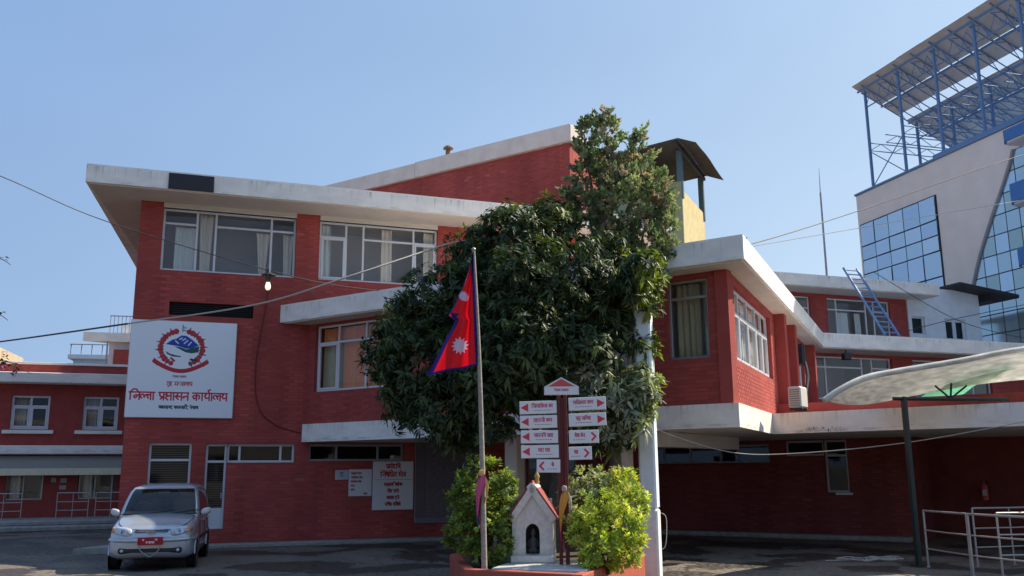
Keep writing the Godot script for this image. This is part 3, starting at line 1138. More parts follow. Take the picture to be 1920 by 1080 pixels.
func hall_block() -> void:
	var f := bearing(2.04, 30.0, 124.0)
	var root := thing("hall_building", f, "tall windowless red brick block with a white parapet rising behind the flat roof", "building")
	var b := Mesher.new()
	wall(b, -20.0, 0.0, 0.0, 13.0, [])
	brickwork(obj("wall", b, M.red_wall, root), brick_rows(-10.0, 0.0, 9.0, 12.98, []))
	var s := Mesher.new()
	wall(s, 0.0, 9.0, 0.0, 13.0, [])
	var fa := root.transform.affine_inverse() * bearing(2.04, 30.0, 24.4)
	brickwork(obj("wall", s, M.red_wall, root, fa), brick_rows(0.0, 6.0, 9.0, 12.98, []))
	var p := Mesher.new()
	var pinkish := plaster(Color(0.62, 0.53, 0.47), Color(0.78, 0.68, 0.61), 17, 5.0, 0.85)
	p.box(Vector3(-20.0, 13.0, -0.24), Vector3(-6.92, 13.6, 0.13), 0.02)
	obj("parapet", p, pinkish, root)
	var p2 := Mesher.new()
	p2.box(Vector3(-6.9, 12.99, -0.24), Vector3(0.14, 13.62, 0.16), 0.02)
	obj("parapet", p2, pinkish, root)
	var p3 := Mesher.new()
	p3.box(Vector3(0.02, 13.0, -0.24), Vector3(9.0, 13.61, 0.14), 0.02)
	obj("parapet", p3, pinkish, root, fa)
	var r := Mesher.new()
	r.prism(PackedVector2Array([Vector2(-19.9, -0.26), Vector2(-0.3, -0.26), Vector2(-1.5, -8.9), Vector2(-19.9, -8.9)]), 12.8, 13.1)
	obj("roof", r, M.concrete, root)
	# a small fitting on the parapet
	var t := thing("roof_ventilator", f * Transform3D(Basis.IDENTITY, Vector3(-5.4, 13.62, -0.05)), "small brown ventilator standing on the white parapet of the red block", "ventilator")
	var q := Mesher.new()
	q.lathe([Vector2(0.1, 0), Vector2(0.1, 0.2), Vector2(0.07, 0.22), Vector2(0.07, 0.3)], 12)
	obj("pipe", q, M.wood, t)
	var q2 := Mesher.new()
	q2.lathe([Vector2(0.0, 0.3), Vector2(0.2, 0.29), Vector2(0.19, 0.33), Vector2(0.08, 0.42), Vector2(0.0, 0.44)], 12)
	obj("cap", q2, M.wood, t)


func corrugated(w: float, d: float, pitch: float, amp: float) -> Mesher:
	# a sheet in x (across the ribs) and z, with its underside
	var b := Mesher.new()
	var n := int(w / pitch * 6.0)
	var rows := []
	for r in 2:
		var row := []
		for k in n + 1:
			var x := w * k / n
			row.append(Vector3(x, amp * sin(x / pitch * TAU), -d * r))
		rows.append(row)
	b.grid(rows)
	return b


func tank_tower() -> void:
	var f := bearing(5.5, 28.0, 24.4, 6.045)
	var root := thing("roof_tower", f, "yellow stair tower on the roof under a dark corrugated gable shelter", "building")
	var b := Mesher.new()
	b.box(Vector3(0, 0, -2.6), Vector3(3.2, 4.6, 0.0), 0.02)
	obj("wall", b, M.yellow_wall, root)
	var g := Mesher.new()
	g.box(Vector3(-0.06, 0, -2.6), Vector3(-0.005, 4.85, 0.0), 0.01)
	obj("side_wall", g, plaster(Color(0.20, 0.22, 0.14), Color(0.27, 0.29, 0.19), 15, 2.0), root)
	for q in [[0.05, -0.05, 5.9], [3.1, -0.05, 5.9], [0.05, -2.5, 5.65], [3.1, -2.5, 5.65]]:
		var p := Mesher.new()
		p.box(Vector3(q[0] - 0.09, 4.3, q[1] - 0.09), Vector3(q[0] + 0.09, q[2], q[1] + 0.09), 0.01)
		obj("post", p, paint(Color(0.07, 0.12, 0.14), 0.5), root)
	var dark := paint(Color(0.045, 0.045, 0.045), 0.75)
	var tin := paint(Color(0.055, 0.048, 0.042), 0.8)
	# corrugated sheets across the top, with a narrow fall along the right edge
	for k in 4:
		for side in 2:
			var s := Mesher.new()
			var rows := []
			for r in 2:
				var row := []
				for c in 43:
					var x: float = -0.85 + k * 1.04 + 1.07 * c / 42.0
					var z: float = ([0.12, -2.8] if side == 0 else [0.12, 0.72])[r]
					var y: float = ([6.02, 5.72] if side == 0 else [6.03, 5.78])[r]
					row.append(Vector3(x, y + 0.022 * sin(x / 0.15 * TAU) + 0.006 * (k % 2) + 0.03 * sin(x * 1.7), z))
				rows.append(row)
			s.grid(rows)
			obj("roof_sheet", s, tin, root)
	for z: float in [-2.5, -1.2, 0.05]:
		var t := Mesher.new()
		t.box(Vector3(-0.8, 5.82 + 0.09 * (z + 0.05) , z - 0.04), Vector3(3.3, 5.92 + 0.09 * (z + 0.05), z + 0.04), 0.008)
		obj("rafter", t, dark, root)


func left_wing() -> void:
	var f := bearing(-16.25, 33.0, 70.2)
	var root := thing("side_wing", f, "low red two storey wing at far left with white bands and an awning", "building")
	var h := [[-1.7, -0.46, 3.36, 4.56], [0.63, 1.82, 3.36, 4.56], [-1.62, -0.45, 0.9, 1.8], [0.67, 1.88, 0.9, 1.8], [-4.1, -2.9, 3.36, 4.56], [-4.1, -2.9, 0.9, 1.8]]
	var b := Mesher.new()
	wall(b, -9.0, 6.0, 0.0, 5.68, h)
	obj("wall", b, M.red_wall, root)
	for q in [[-1.7, -0.46], [0.63, 1.82], [-4.1, -2.9]]:
		var wn := window(root, Transform3D.IDENTITY, q[0], q[1], 3.36, 4.56, [(q[0] + q[1]) * 0.5], 4.18, {"bar": 0.075, "sash": [0, 1], "deep": 0.8, "glass": M.dim_glass, "curtains": [[q[0] + 0.05, q[0] + 0.55, M.curtain]]})
		var s := Mesher.new()
		s.box(Vector3(q[0] - 0.2, 3.2, 0.002), Vector3(q[1] + 0.2, 3.33, 0.14), 0.015)
		obj("sill", s, M.white_plaster, wn)
		window(root, Transform3D.IDENTITY, q[0] + 0.06, q[1], 0.9, 1.8, [(q[0] + q[1]) * 0.5], -1.0, {"name": "counter_window", "deep": 1.0, "frame": M.galvanised, "curtains": [[q[0] + 0.2, q[0] + 0.5, M.curtain]]})
	for q in [["band", 2.48, 2.78, 0.5], ["eave", 4.97, 5.33, 0.7]]:
		var e := Mesher.new()
		e.box(Vector3(-9.0, q[1], 0.002), Vector3(6.0, q[2], q[3]), 0.02)
		obj(q[0], e, M.white_plaster, root)
	var cp := Mesher.new()
	cp.box(Vector3(-2.0, 5.68, -0.26), Vector3(6.0, 5.76, 0.06), 0.01)
	obj("coping", cp, M.white_plaster, root)
	var rf := Mesher.new()
	rf.box(Vector3(-9.0, 5.2, -6.0), Vector3(6.0, 5.4, -0.25))
	obj("roof", rf, M.concrete, root)
	# awning: sheets that fall steeply, with a pale lip
	var aw := Mesher.new()
	var rows := []
	for r in 2:
		var row := []
		for k in 97:
			var x := -9.0 + 15.0 * k / 96.0
			row.append(Vector3(x, lerpf(2.42, 1.98, r) + 0.006 * sin(x * 40.0), lerpf(0.3, 0.72, r)))
		rows.append(row)
	aw.grid(rows)
	var av := obj("awning", aw, paint(Color(0.27, 0.25, 0.22), 0.75), root)
	var lip := Mesher.new()
	lip.box(Vector3(-9.0, 1.75, 0.71), Vector3(6.0, 1.985, 0.73), 0.005)
	obj("valance", lip, plaster(Color(0.66, 0.60, 0.42), Color(0.78, 0.72, 0.53), 21, 2.0), av)
	for q in [[-0.2, 1.5, 0.16, 0.16], [0.08, 1.25, 0.22, 0.14], [0.1, 1.48, 0.2, 0.16], [-2.05, 1.35, 0.12, 0.16]]:
		var n := Mesher.new()
		n.box(Vector3(q[0], q[1], 0.003), Vector3(q[0] + q[2], q[1] + q[3], 0.015), 0.003)
		obj("notice", n, paint(Color(0.45, 0.42, 0.38), 0.8), root)


func far_left_houses() -> void:
	var f := bearing(-23.5, 50.0, 75.0)
	var a := thing("white_house", f, "distant white house with a cantilevered slab and rooftop railing behind the side wing", "building")
	var b := Mesher.new()
	b.box(Vector3(1.0, 0, -8), Vector3(8, 9.1, 0))
	obj("wall", b, M.white_paint, a)
	var r := Mesher.new()
	r.prism(PackedVector2Array([Vector2(-0.3, 0.4), Vector2(8, 0.4), Vector2(8, -8), Vector2(1.0, -8), Vector2(0.9, -0.4)]), 9.0, 9.5)
	obj("roof", r, M.white_plaster, a)
	var u := Mesher.new()
	u.box(Vector3(1.35, 7.0, 0.01), Vector3(6, 8.55, 0.6), 0.02)
	obj("bay", u, M.red_wall, a)
	for k in 16:
		var p := Mesher.new()
		p.box(Vector3(1.0 + k * 0.2, 9.5, 0.2), Vector3(1.03 + k * 0.2, 10.45, 0.23))
		obj("baluster", p, M.grey_metal, a)
	var rl := Mesher.new()
	rl.box(Vector3(0.98, 10.45, 0.18), Vector3(4.1, 10.5, 0.25))
	obj("rail", rl, M.grey_metal, a)
	var tk := Mesher.new()
	tk.box(Vector3(1.5, 9.5, -1.6), Vector3(4, 10.2, -0.6), 0.03)
	obj("roof_hut", tk, M.white_paint, a)
	var p2 := Mesher.new()
	p2.box(Vector3(0.95, 6.8, 0.45), Vector3(1.03, 9.0, 0.53))
	obj("post", p2, M.grey_metal, a)
	var c := thing("blue_house", bearing(-29.2, 60.0, 78.0), "far pale blue house roof terrace peeping over the side wing", "building")
	var cb := Mesher.new()
	cb.box(Vector3(0, 0, -8), Vector3(5.5, 9.3, 0))
	obj("wall", cb, plaster(Color(0.42, 0.52, 0.60), Color(0.5, 0.6, 0.68), 31, 4.0), c)
	var ct := Mesher.new()
	ct.box(Vector3(-0.3, 9.3, -8), Vector3(5.6, 9.6, 0.3), 0.03)
	obj("roof", ct, M.white_paint, c)
	for k in 9:
		var p := Mesher.new()
		p.box(Vector3(-0.2 + k * 0.65, 9.6, 0.1), Vector3(-0.14 + k * 0.65, 10.25, 0.16))
		obj("post", p, M.grey_metal, c)
	var rl2 := Mesher.new()
	rl2.box(Vector3(-0.25, 10.25, 0.08), Vector3(5.3, 10.31, 0.18))
	obj("rail", rl2, M.grey_metal, c)
	var d := thing("beige_house", bearing(-26.0, 41.0, 75.0), "sunlit beige house at the left edge beyond the side wing", "building")
	var db := Mesher.new()
	db.box(Vector3(-4, 0, -8), Vector3(2.3, 7.2, 0), 0.03)
	obj("wall", db, plaster(Color(0.42, 0.33, 0.22), Color(0.5, 0.40, 0.28), 32, 4.0), d)
	var dt := Mesher.new()
	dt.box(Vector3(-4, 7.2, -8), Vector3(1.5, 8.0, -1.0), 0.03)
	obj("upper_wall", dt, plaster(Color(0.38, 0.31, 0.22), Color(0.46, 0.38, 0.28), 33, 4.0), d)
	for k in 3:
		var p := Mesher.new()
		p.box(Vector3(0.2 + k * 0.7, 6.0, 0.005), Vector3(0.6 + k * 0.7, 6.7, 0.03), 0.005)
		obj("window", p, M.grey_metal, d)


func sky_blocker() -> void:
	# unseen block added behind the viewer: it shuts off the low sky and shows in the windows
	var f := Transform3D(Basis(Vector3.UP, PI), Vector3(2.0, 0, 17.0))
	var root := thing("added_sky_blocker", f, "long two storey building added unseen behind the viewer to block the low sky", "building")
	var h := []
	for k in 10:
		for y in 2:
			h.append([-19.0 + k * 4.0, -16.8 + k * 4.0, 1.0 + y * 3.2, 2.4 + y * 3.2])
	var b := Mesher.new()
	wall(b, -22.0, 22.0, 0.0, 6.9, h)
	obj("wall", b, M.concrete, root)
	for q in h:
		window(root, Transform3D.IDENTITY, q[0], q[1], q[2], q[3], [(q[0] + q[1]) * 0.5], -1.0, {"deep": 1.0})
	var r := Mesher.new()
	r.box(Vector3(-22.6, 6.9, -9.0), Vector3(22.6, 7.3, 0.8), 0.03)
	obj("roof", r, M.white_plaster, root)


func glass_building() -> void:
	var f := bearing(19.7, 50.0, 164.0)
	var root := thing("glass_office", f, "tall beige office block with blue mirror glass, blue balconies and a curved glass edge", "building")
	var b := Mesher.new()
	b.box(Vector3(0.1, 0, -16), Vector3(22, 17.05, 0), 0.03)
	obj("wall", b, M.beige_wall, root)
	var cp := Mesher.new()
	cp.box(Vector3(0.05, 17.05, -16), Vector3(6.4, 17.17, 0.08), 0.02)
	cp.box(Vector3(6.4, 17.05, -16), Vector3(22, 17.32, 0.08), 0.02)
	obj("coping", cp, M.blue_steel, root)
	var mirror: Array[Material] = []
	for k in 4:
		var m := paint([Color(0.62, 0.70, 0.76), Color(0.56, 0.65, 0.72), Color(0.67, 0.74, 0.78), Color(0.60, 0.69, 0.72)][k], 0.1, 0.8)
		mirror.append(m)
	var teal: Array[Material] = []
	for k in 4:
		teal.append(paint([Color(0.48, 0.58, 0.54), Color(0.55, 0.65, 0.66), Color(0.44, 0.53, 0.48), Color(0.60, 0.72, 0.78)][k], 0.12, 0.7))
	# left curtain wall: five bays, five rows
	var fr := Mesher.new()
	fr.box(Vector3(0.3, 6.0, 0.001), Vector3(6.3, 15.3, 0.03))
	var cw := obj("curtain_wall", fr, M.dark, root)
	var us := [0.34, 1.5, 2.66, 3.85, 5.05, 6.26]
	var ys := [15.26, 14.0, 13.2, 12.4, 11.1, 9.9, 8.7, 7.5, 6.1]
	for i in 5:
		for j in 8:
			var p := Mesher.new()
			var z := 0.07 + rng.randf_range(-0.008, 0.008)
			var z2 := z + rng.randf_range(-0.03, 0.03)
			var a := Vector3(us[i] + 0.035, ys[j + 1] + 0.035, z)
			var c := Vector3(us[i + 1] - 0.035, ys[j] - 0.035, z2)
			p.quad(a, Vector3(c.x, a.y, z2), c, Vector3(a.x, c.y, z), Vector3(0, 0, 1))
			p.box(Vector3(a.x, a.y, 0.031), Vector3(c.x, c.y, 0.05))
			obj("pane", p, mirror[(i * 3 + j * 5) % 4], cw)
	# glass to the right of the curved edge
	var arc := PackedVector2Array()
	var edge := [Vector2(11.35, 15.9), Vector2(11.04, 15.25), Vector2(10.4, 14.2), Vector2(9.82, 13.32), Vector2(9.25, 12.4), Vector2(8.75, 11.54), Vector2(8.35, 10.7), Vector2(8.06, 10.0), Vector2(7.7, 8.8), Vector2(7.5, 6.0)]
	for q in edge:
		arc.append(q)
	arc.append(Vector2(18.0, 6.0))
	arc.append(Vector2(18.0, 15.9))
	var back := Mesher.new()
	back.face_poly(arc, 0.02, 0.0)
	var gw := obj("curved_glass", back, M.dark, root)
	for i in 14:
		for j in 11:
			var cell := PackedVector2Array([Vector2(7.4 + i * 0.78, 6.0 + j * 0.9), Vector2(8.13 + i * 0.78, 6.0 + j * 0.9), Vector2(8.13 + i * 0.78, 6.85 + j * 0.9), Vector2(7.4 + i * 0.78, 6.85 + j * 0.9)])
			for piece in Geometry2D.intersect_polygons(cell, arc):
				if piece.size() < 3:
					continue
				var p := Mesher.new()
				p.face_poly(piece, 0.055 + rng.randf_range(-0.004, 0.004), 0.03)
				obj("pane", p, teal[(i * 5 + j * 3 + i * j) % 4], gw)
	var tr := Mesher.new()
	var line := []
	for q in edge:
		line.append(Vector3(q.x, q.y, 0.08))
	tr.tube(strand(line, 4), 0.09, -1.0, 6)
	obj("trim", tr, M.grey_metal, root)
	for q: Array in [[15.9, 16.4], [13.08, 13.92], [10.29, 11.05]]:
		var bl := Mesher.new()
		bl.prism(PackedVector2Array([Vector2(11.85, 0.0), Vector2(11.75, 0.95), Vector2(12.05, 1.25), Vector2(19, 1.25), Vector2(19, 0.0)]), q[0], q[1])
		var bo := obj("balcony", bl, M.blue_paint, root)
		var un := Mesher.new()
		un.prism(PackedVector2Array([Vector2(11.95, 0.05), Vector2(11.85, 0.9), Vector2(12.1, 1.15), Vector2(19, 1.15), Vector2(19, 0.05)]), q[0] - 0.08, q[0] - 0.001)
		obj("underside", un, M.white_paint, bo)
	# steel canopies on the roof
	var cn := thing("roof_canopy", f, "huge blue steel lattice carrying tilted metal roof sheets above the glass office", "canopy")
	var sheet := plaster(Color(0.52, 0.49, 0.46), Color(0.62, 0.59, 0.55), 41, 6.0, 0.6)
	var slope := -0.466
	var lean := Basis(Vector3(1, 0, 0), -atan(-slope))
	# sheets run inward (-z) and fall as they go
	for strip in [[0.0, 1.9], [1.98, 3.02], [3.6, 5.1], [5.16, 6.9]]:
		for k in 10:
			var s := Mesher.new()
			var x0 := 0.59 + k * 1.9
			var z0: float = -strip[0]
			var z1: float = -strip[1]
			var y0: float = 23.55 + slope * strip[0]
			var y1: float = 23.55 + slope * strip[1]
			var dy := rng.randf_range(-0.015, 0.015)
			s.quad(Vector3(x0, y0 + dy, z0), Vector3(x0 + 1.885, y0 + dy, z0), Vector3(x0 + 1.885, y1 + dy, z1), Vector3(x0, y1 + dy, z1), Vector3(0, 1, 0))
			s.quad(Vector3(x0, y0 + dy - 0.03, z0), Vector3(x0 + 1.885, y0 + dy - 0.03, z0), Vector3(x0 + 1.885, y1 + dy - 0.03, z1), Vector3(x0, y1 + dy - 0.03, z1), Vector3(0, -1, 0))
			obj("roof_sheet", s, sheet, cn)
	for row: float in [0.35, 3.7, 6.6]:
		for k in 7:
			var x: float = 1.24 + k * 2.75
			var p := Mesher.new()
			var top: float = 23.5 + slope * row - 0.25
			p.box(Vector3(x - 0.065, 17.1, -row - 0.065), Vector3(x + 0.065, top, -row + 0.065), 0.012)
			obj("post", p, M.blue_steel, cn)
	for k in 13:
		var x: float = 1.24 + k * 1.375
		var t := Mesher.new()
		# raking truss under the sheets
		var n := 9
		for j in n:
			var s0: float = 0.1 + 6.6 * j / n
			var s1: float = 0.1 + 6.6 * (j + 1) / n
			var a := Vector3(x, 23.45 + slope * s0, -s0)
			var c := Vector3(x, 23.45 + slope * s1, -s1)
			var a2 := a - Vector3(0, 0.5, 0)
			var c2 := c - Vector3(0, 0.5, 0)
			t.tube([a, c], 0.035, -1.0, 5)
			t.tube([a2, c2], 0.035, -1.0, 5)
			t.tube([a2, c] if j % 2 == 0 else [a, c2], 0.022, -1.0, 5)
		# level lattice lower down
		for j in 8:
			var s0: float = 0.35 + 6.25 * j / 8.0
			var s1: float = 0.35 + 6.25 * (j + 1) / 8.0
			t.tube([Vector3(x, 19.9, -s0), Vector3(x, 19.9, -s1)], 0.03, -1.0, 5)
			t.tube([Vector3(x, 19.45, -s0), Vector3(x, 19.45, -s1)], 0.03, -1.0, 5)
			t.tube([Vector3(x, 19.45 if j % 2 == 0 else 19.9, -s0), Vector3(x, 19.9 if j % 2 == 0 else 19.45, -s1)], 0.02, -1.0, 5)
		obj("truss", t, M.blue_steel, cn)
	for row: float in [0.35, 1.9, 3.7, 5.1, 6.6]:
		var t := Mesher.new()
		var y: float = 23.4 + slope * row
		t.box(Vector3(0.6, y - 0.06, -row - 0.04), Vector3(19.5, y + 0.03, -row + 0.04))
		obj("purlin", t, M.blue_steel, cn)
	for row: float in [0.35, 3.7]:
		var t := Mesher.new()
		for k in 6:
			var x: float = 1.24 + k * 2.75
			var y: float = 22.2 + slope * row
			t.tube([Vector3(x, y, -row), Vector3(x + 2.75, y, -row)], 0.04, -1.0, 5)
			for j in 6:
				t.tube([Vector3(x + 2.75 * j / 6.0, y if j % 2 == 0 else y + 0.85, -row), Vector3(x + 2.75 * (j + 1) / 6.0, y + 0.85 if j % 2 == 0 else y, -row)], 0.022, -1.0, 5)
		obj("long_truss", t, M.blue_steel, cn)
		for k in 2:
			var c := Mesher.new()
			c.tube([Vector3(1.24, 17.3 if k == 0 else 19.4, -row + 0.03 * k), Vector3(3.99, 19.4 if k == 0 else 17.3, -row + 0.03 * k)], 0.03, -1.0, 5)
			obj("cross_brace", c, M.blue_steel, cn)


func planter_and_column() -> void:
	var root := thing("planter", Transform3D(Basis.IDENTITY, P(0.4, 0, 13.5)), "low terracotta red walled planter bed with pale rim holding the shrine and shrubs", "planter")
	var inv := root.transform.affine_inverse()
	var ring := [Vector2(-0.66, 12.40), Vector2(0.84, 11.62), Vector2(2.02, 14.55), Vector2(1.7, 16.6), Vector2(-0.3, 17.0), Vector2(-1.0, 14.6)]
	var poly := PackedVector2Array()
	for q in ring:
		poly.append(Vector2(q.x, -q.y))
	var small := Geometry2D.offset_polygon(poly, -0.16)[0]
	var red := plaster(Color(0.36, 0.085, 0.055), Color(0.46, 0.12, 0.08), 51, 1.5, 0.85)
	var n := poly.size()
	for k in n:
		var m := Mesher.new()
		var a := poly[k]
		var c := poly[(k + 1) % n]
		var d := c - a
		var az := rad_to_deg(atan2(d.x, -d.y))
		var xf := inv * bearing(a.x, -a.y, az)
		m.box(Vector3(0.0, 0, -0.15), Vector3(d.length(), 0.5, 0.0), 0.012)
		obj("side", m, red, root, xf)
	var soil := Mesher.new()
	soil.prism(small, 0.3, 0.44)
	obj("soil", soil, plaster(Color(0.06, 0.045, 0.03), Color(0.11, 0.085, 0.06), 52, 1.0, 0.95), root, inv)
	var ledge := Mesher.new()
	ledge.box(Vector3(-0.32, 0.441, -1.5), Vector3(0.95, 0.512, -0.2), 0.012)
	obj("ledge", ledge, paint(Color(0.5, 0.49, 0.47), 0.6), root, inv * bearing(-0.05, 12.1, 106.0))
	# tall column at the right of the bed, shade put into the upper colour
	var c := thing("tinted_column", Transform3D(Basis.IDENTITY, P(2.26, 0, 15.45)), "tall slim white pillar with shade coloured in as pale blue above, right of the shrubs", "column")
	var turn := Transform3D(Basis(Vector3.UP, -0.35), Vector3.ZERO)
	var lo := Mesher.new()
	lo.box(Vector3(-0.145, 0, -0.145), Vector3(0.145, 1.13, 0.145), 0.03, turn)
	obj("lower_shaft", lo, plaster(Color(0.74, 0.73, 0.70), Color(0.87, 0.86, 0.83), 53, 1.2, 0.8), c)
	var hi := Mesher.new()
	hi.box(Vector3(-0.14, 1.131, -0.14), Vector3(0.14, 5.3, 0.14), 0.03, turn)
	obj("shaft", hi, plaster(Color(0.66, 0.74, 0.78), Color(0.78, 0.84, 0.87), 54, 1.6, 0.75), c)


# ---------------------------------------------------------------- plants
func leaf(b: Mesher, base: Vector3, dir: Vector3, side: Vector3, len: float, wid: float, droop: float) -> void:
	var nn := side.cross(dir).normalized()
	var mid := base + dir * len * 0.45 - Vector3(0, droop * len * 0.15, 0)
	var tip := base + dir * len - Vector3(0, droop * len * 0.6, 0)
	var l := mid + side * wid * 0.5 + nn * wid * 0.12
	var r := mid - side * wid * 0.5 + nn * wid * 0.12
	b.tri(base, l, mid, nn)
	b.tri(base, mid, r, nn)
	b.tri(l, tip, mid, nn)
	b.tri(mid, tip, r, nn)


func rosette(count: int, len: float, wid: float, rise: float, droop: float) -> Mesher:
	var b := Mesher.new()
	for k in count:
		var a := TAU * k / count * 1.618 * 2.0 + rng.randf() * 0.6
		var p := rise + rng.randf_range(-0.5, 0.35)
		var d := Vector3(cos(a) * cos(p), sin(p), sin(a) * cos(p))
		var s := d.cross(Vector3.UP)
		s = (s.normalized() + Vector3.UP * rng.randf_range(-0.4, 0.4)).normalized()
		leaf(b, d * 0.015 + Vector3(0, rng.randf_range(-0.05, 0.03), 0), d, s, len * rng.randf_range(0.7, 1.1), wid * rng.randf_range(0.8, 1.15), droop * rng.randf_range(0.5, 1.3))
	return b


func spray(count: int, len: float, wid: float) -> Mesher:
	# upright feathery fronds of a thuja
	var b := Mesher.new()
	for k in count:
		var a := rng.randf() * TAU
		var p := rng.randf_range(0.0, 1.35)
		var d := Vector3(cos(a) * cos(p), sin(p), sin(a) * cos(p))
		var s := d.cross(Vector3(rng.randf_range(-1, 1), 0.2, rng.randf_range(-1, 1))).normalized()
		var o := Vector3(rng.randf_range(-0.06, 0.06), rng.randf_range(-0.08, 0.05), rng.randf_range(-0.06, 0.06))
		var l := len * rng.randf_range(0.55, 1.1)
		leaf(b, o, d, s, l, wid, -0.2)
		for q: float in [-1.0, 1.0]:
			leaf(b, o + d * l * 0.3, (d + s * q * 0.7).normalized(), s.cross(d).cross(d + s * q * 0.7).normalized(), l * 0.5, wid * 0.7, -0.1)
	return b


func foliage(parent: Node3D, called: String, kinds: Array, lobes: Array, per_m2: float, mat: Material, tones: Array, keep: Callable, scale_lo := 0.8, scale_hi := 1.2, shell := 0.5) -> void:
	# leaf clusters spread through the outer depth of overlapping lobes
	var spots := []
	var clump := FastNoiseLite.new()
	clump.seed = 23
	clump.frequency = 1.0
	clump.fractal_octaves = 2
	for l in lobes:
		var c := P(l[0], l[1], l[2])
		var r: float = l[3]
		var n := int(per_m2 * 4.0 * PI * r * r)
		for k in n:
			var d := Vector3(rng.randfn(), rng.randfn(), rng.randfn()).normalized()
			var q := c + d * r * (shell + (1.04 - shell) * pow(rng.randf(), 0.6)) * Vector3(1, 1, 0.9)
			if rng.randf() < 0.05:
				q += d * r * rng.randf_range(0.08, 0.3)
			if clump.get_noise_3dv(q * (0.8 / r)) < -0.06 and rng.randf() < 0.85:
				continue
			var deep := false
			for m in lobes:
				if m != l and q.distance_to(P(m[0], m[1], m[2])) < float(m[3]) * 0.5:
					deep = true
					break
			if not deep:
				spots.append([q, d])
	var groups := []
	for k in kinds.size():
		groups.append([])
	for s in spots:
		groups[rng.randi() % kinds.size()].append(s)
	var inv := parent.transform.affine_inverse()
	for k in kinds.size():
		var g: Array = groups[k]
		var mm := MultiMesh.new()
		mm.transform_format = MultiMesh.TRANSFORM_3D
		mm.use_colors = true
		mm.mesh = kinds[k].mesh()
		mm.instance_count = g.size()
		for i in g.size():
			var q: Vector3 = g[i][0]
			var d: Vector3 = g[i][1]
			var lean := Basis(Vector3(0, 1, 0), rng.randf() * TAU)
			var ax := Vector3.UP.cross(d)
			if ax.length() > 0.1:
				lean = Basis(ax.normalized(), Vector3.UP.angle_to(d) * rng.randf_range(0.2, 0.8)) * lean
			lean = lean.scaled(Vector3.ONE * rng.randf_range(scale_lo, scale_hi))
			mm.set_instance_transform(i, inv * Transform3D(lean, q))
			mm.set_instance_color(i, keep.call(q, tones))
		var o := MultiMeshInstance3D.new()
		o.multimesh = mm
		o.material_override = mat
		o.name = called if k == 0 else "%s_%03d" % [called, k]
		o.set_meta("kind", "stuff")
		parent.add_child(o, true)


func leafy(rough: float, through: Color) -> StandardMaterial3D:
	var m := paint(Color.WHITE, rough)
	m.vertex_color_use_as_albedo = true
	m.backlight_enabled = true
	m.backlight = through.linear_to_srgb()
	m.metallic_specular = 0.35
	m.cull_mode = BaseMaterial3D.CULL_DISABLED
	return m


func pick(tones: Array) -> Color:
	var c: Color = tones[rng.randi() % tones.size()]
	var f := rng.randf_range(0.65, 1.45)
	return Color(c.r * f, c.g * f, c.b * f)


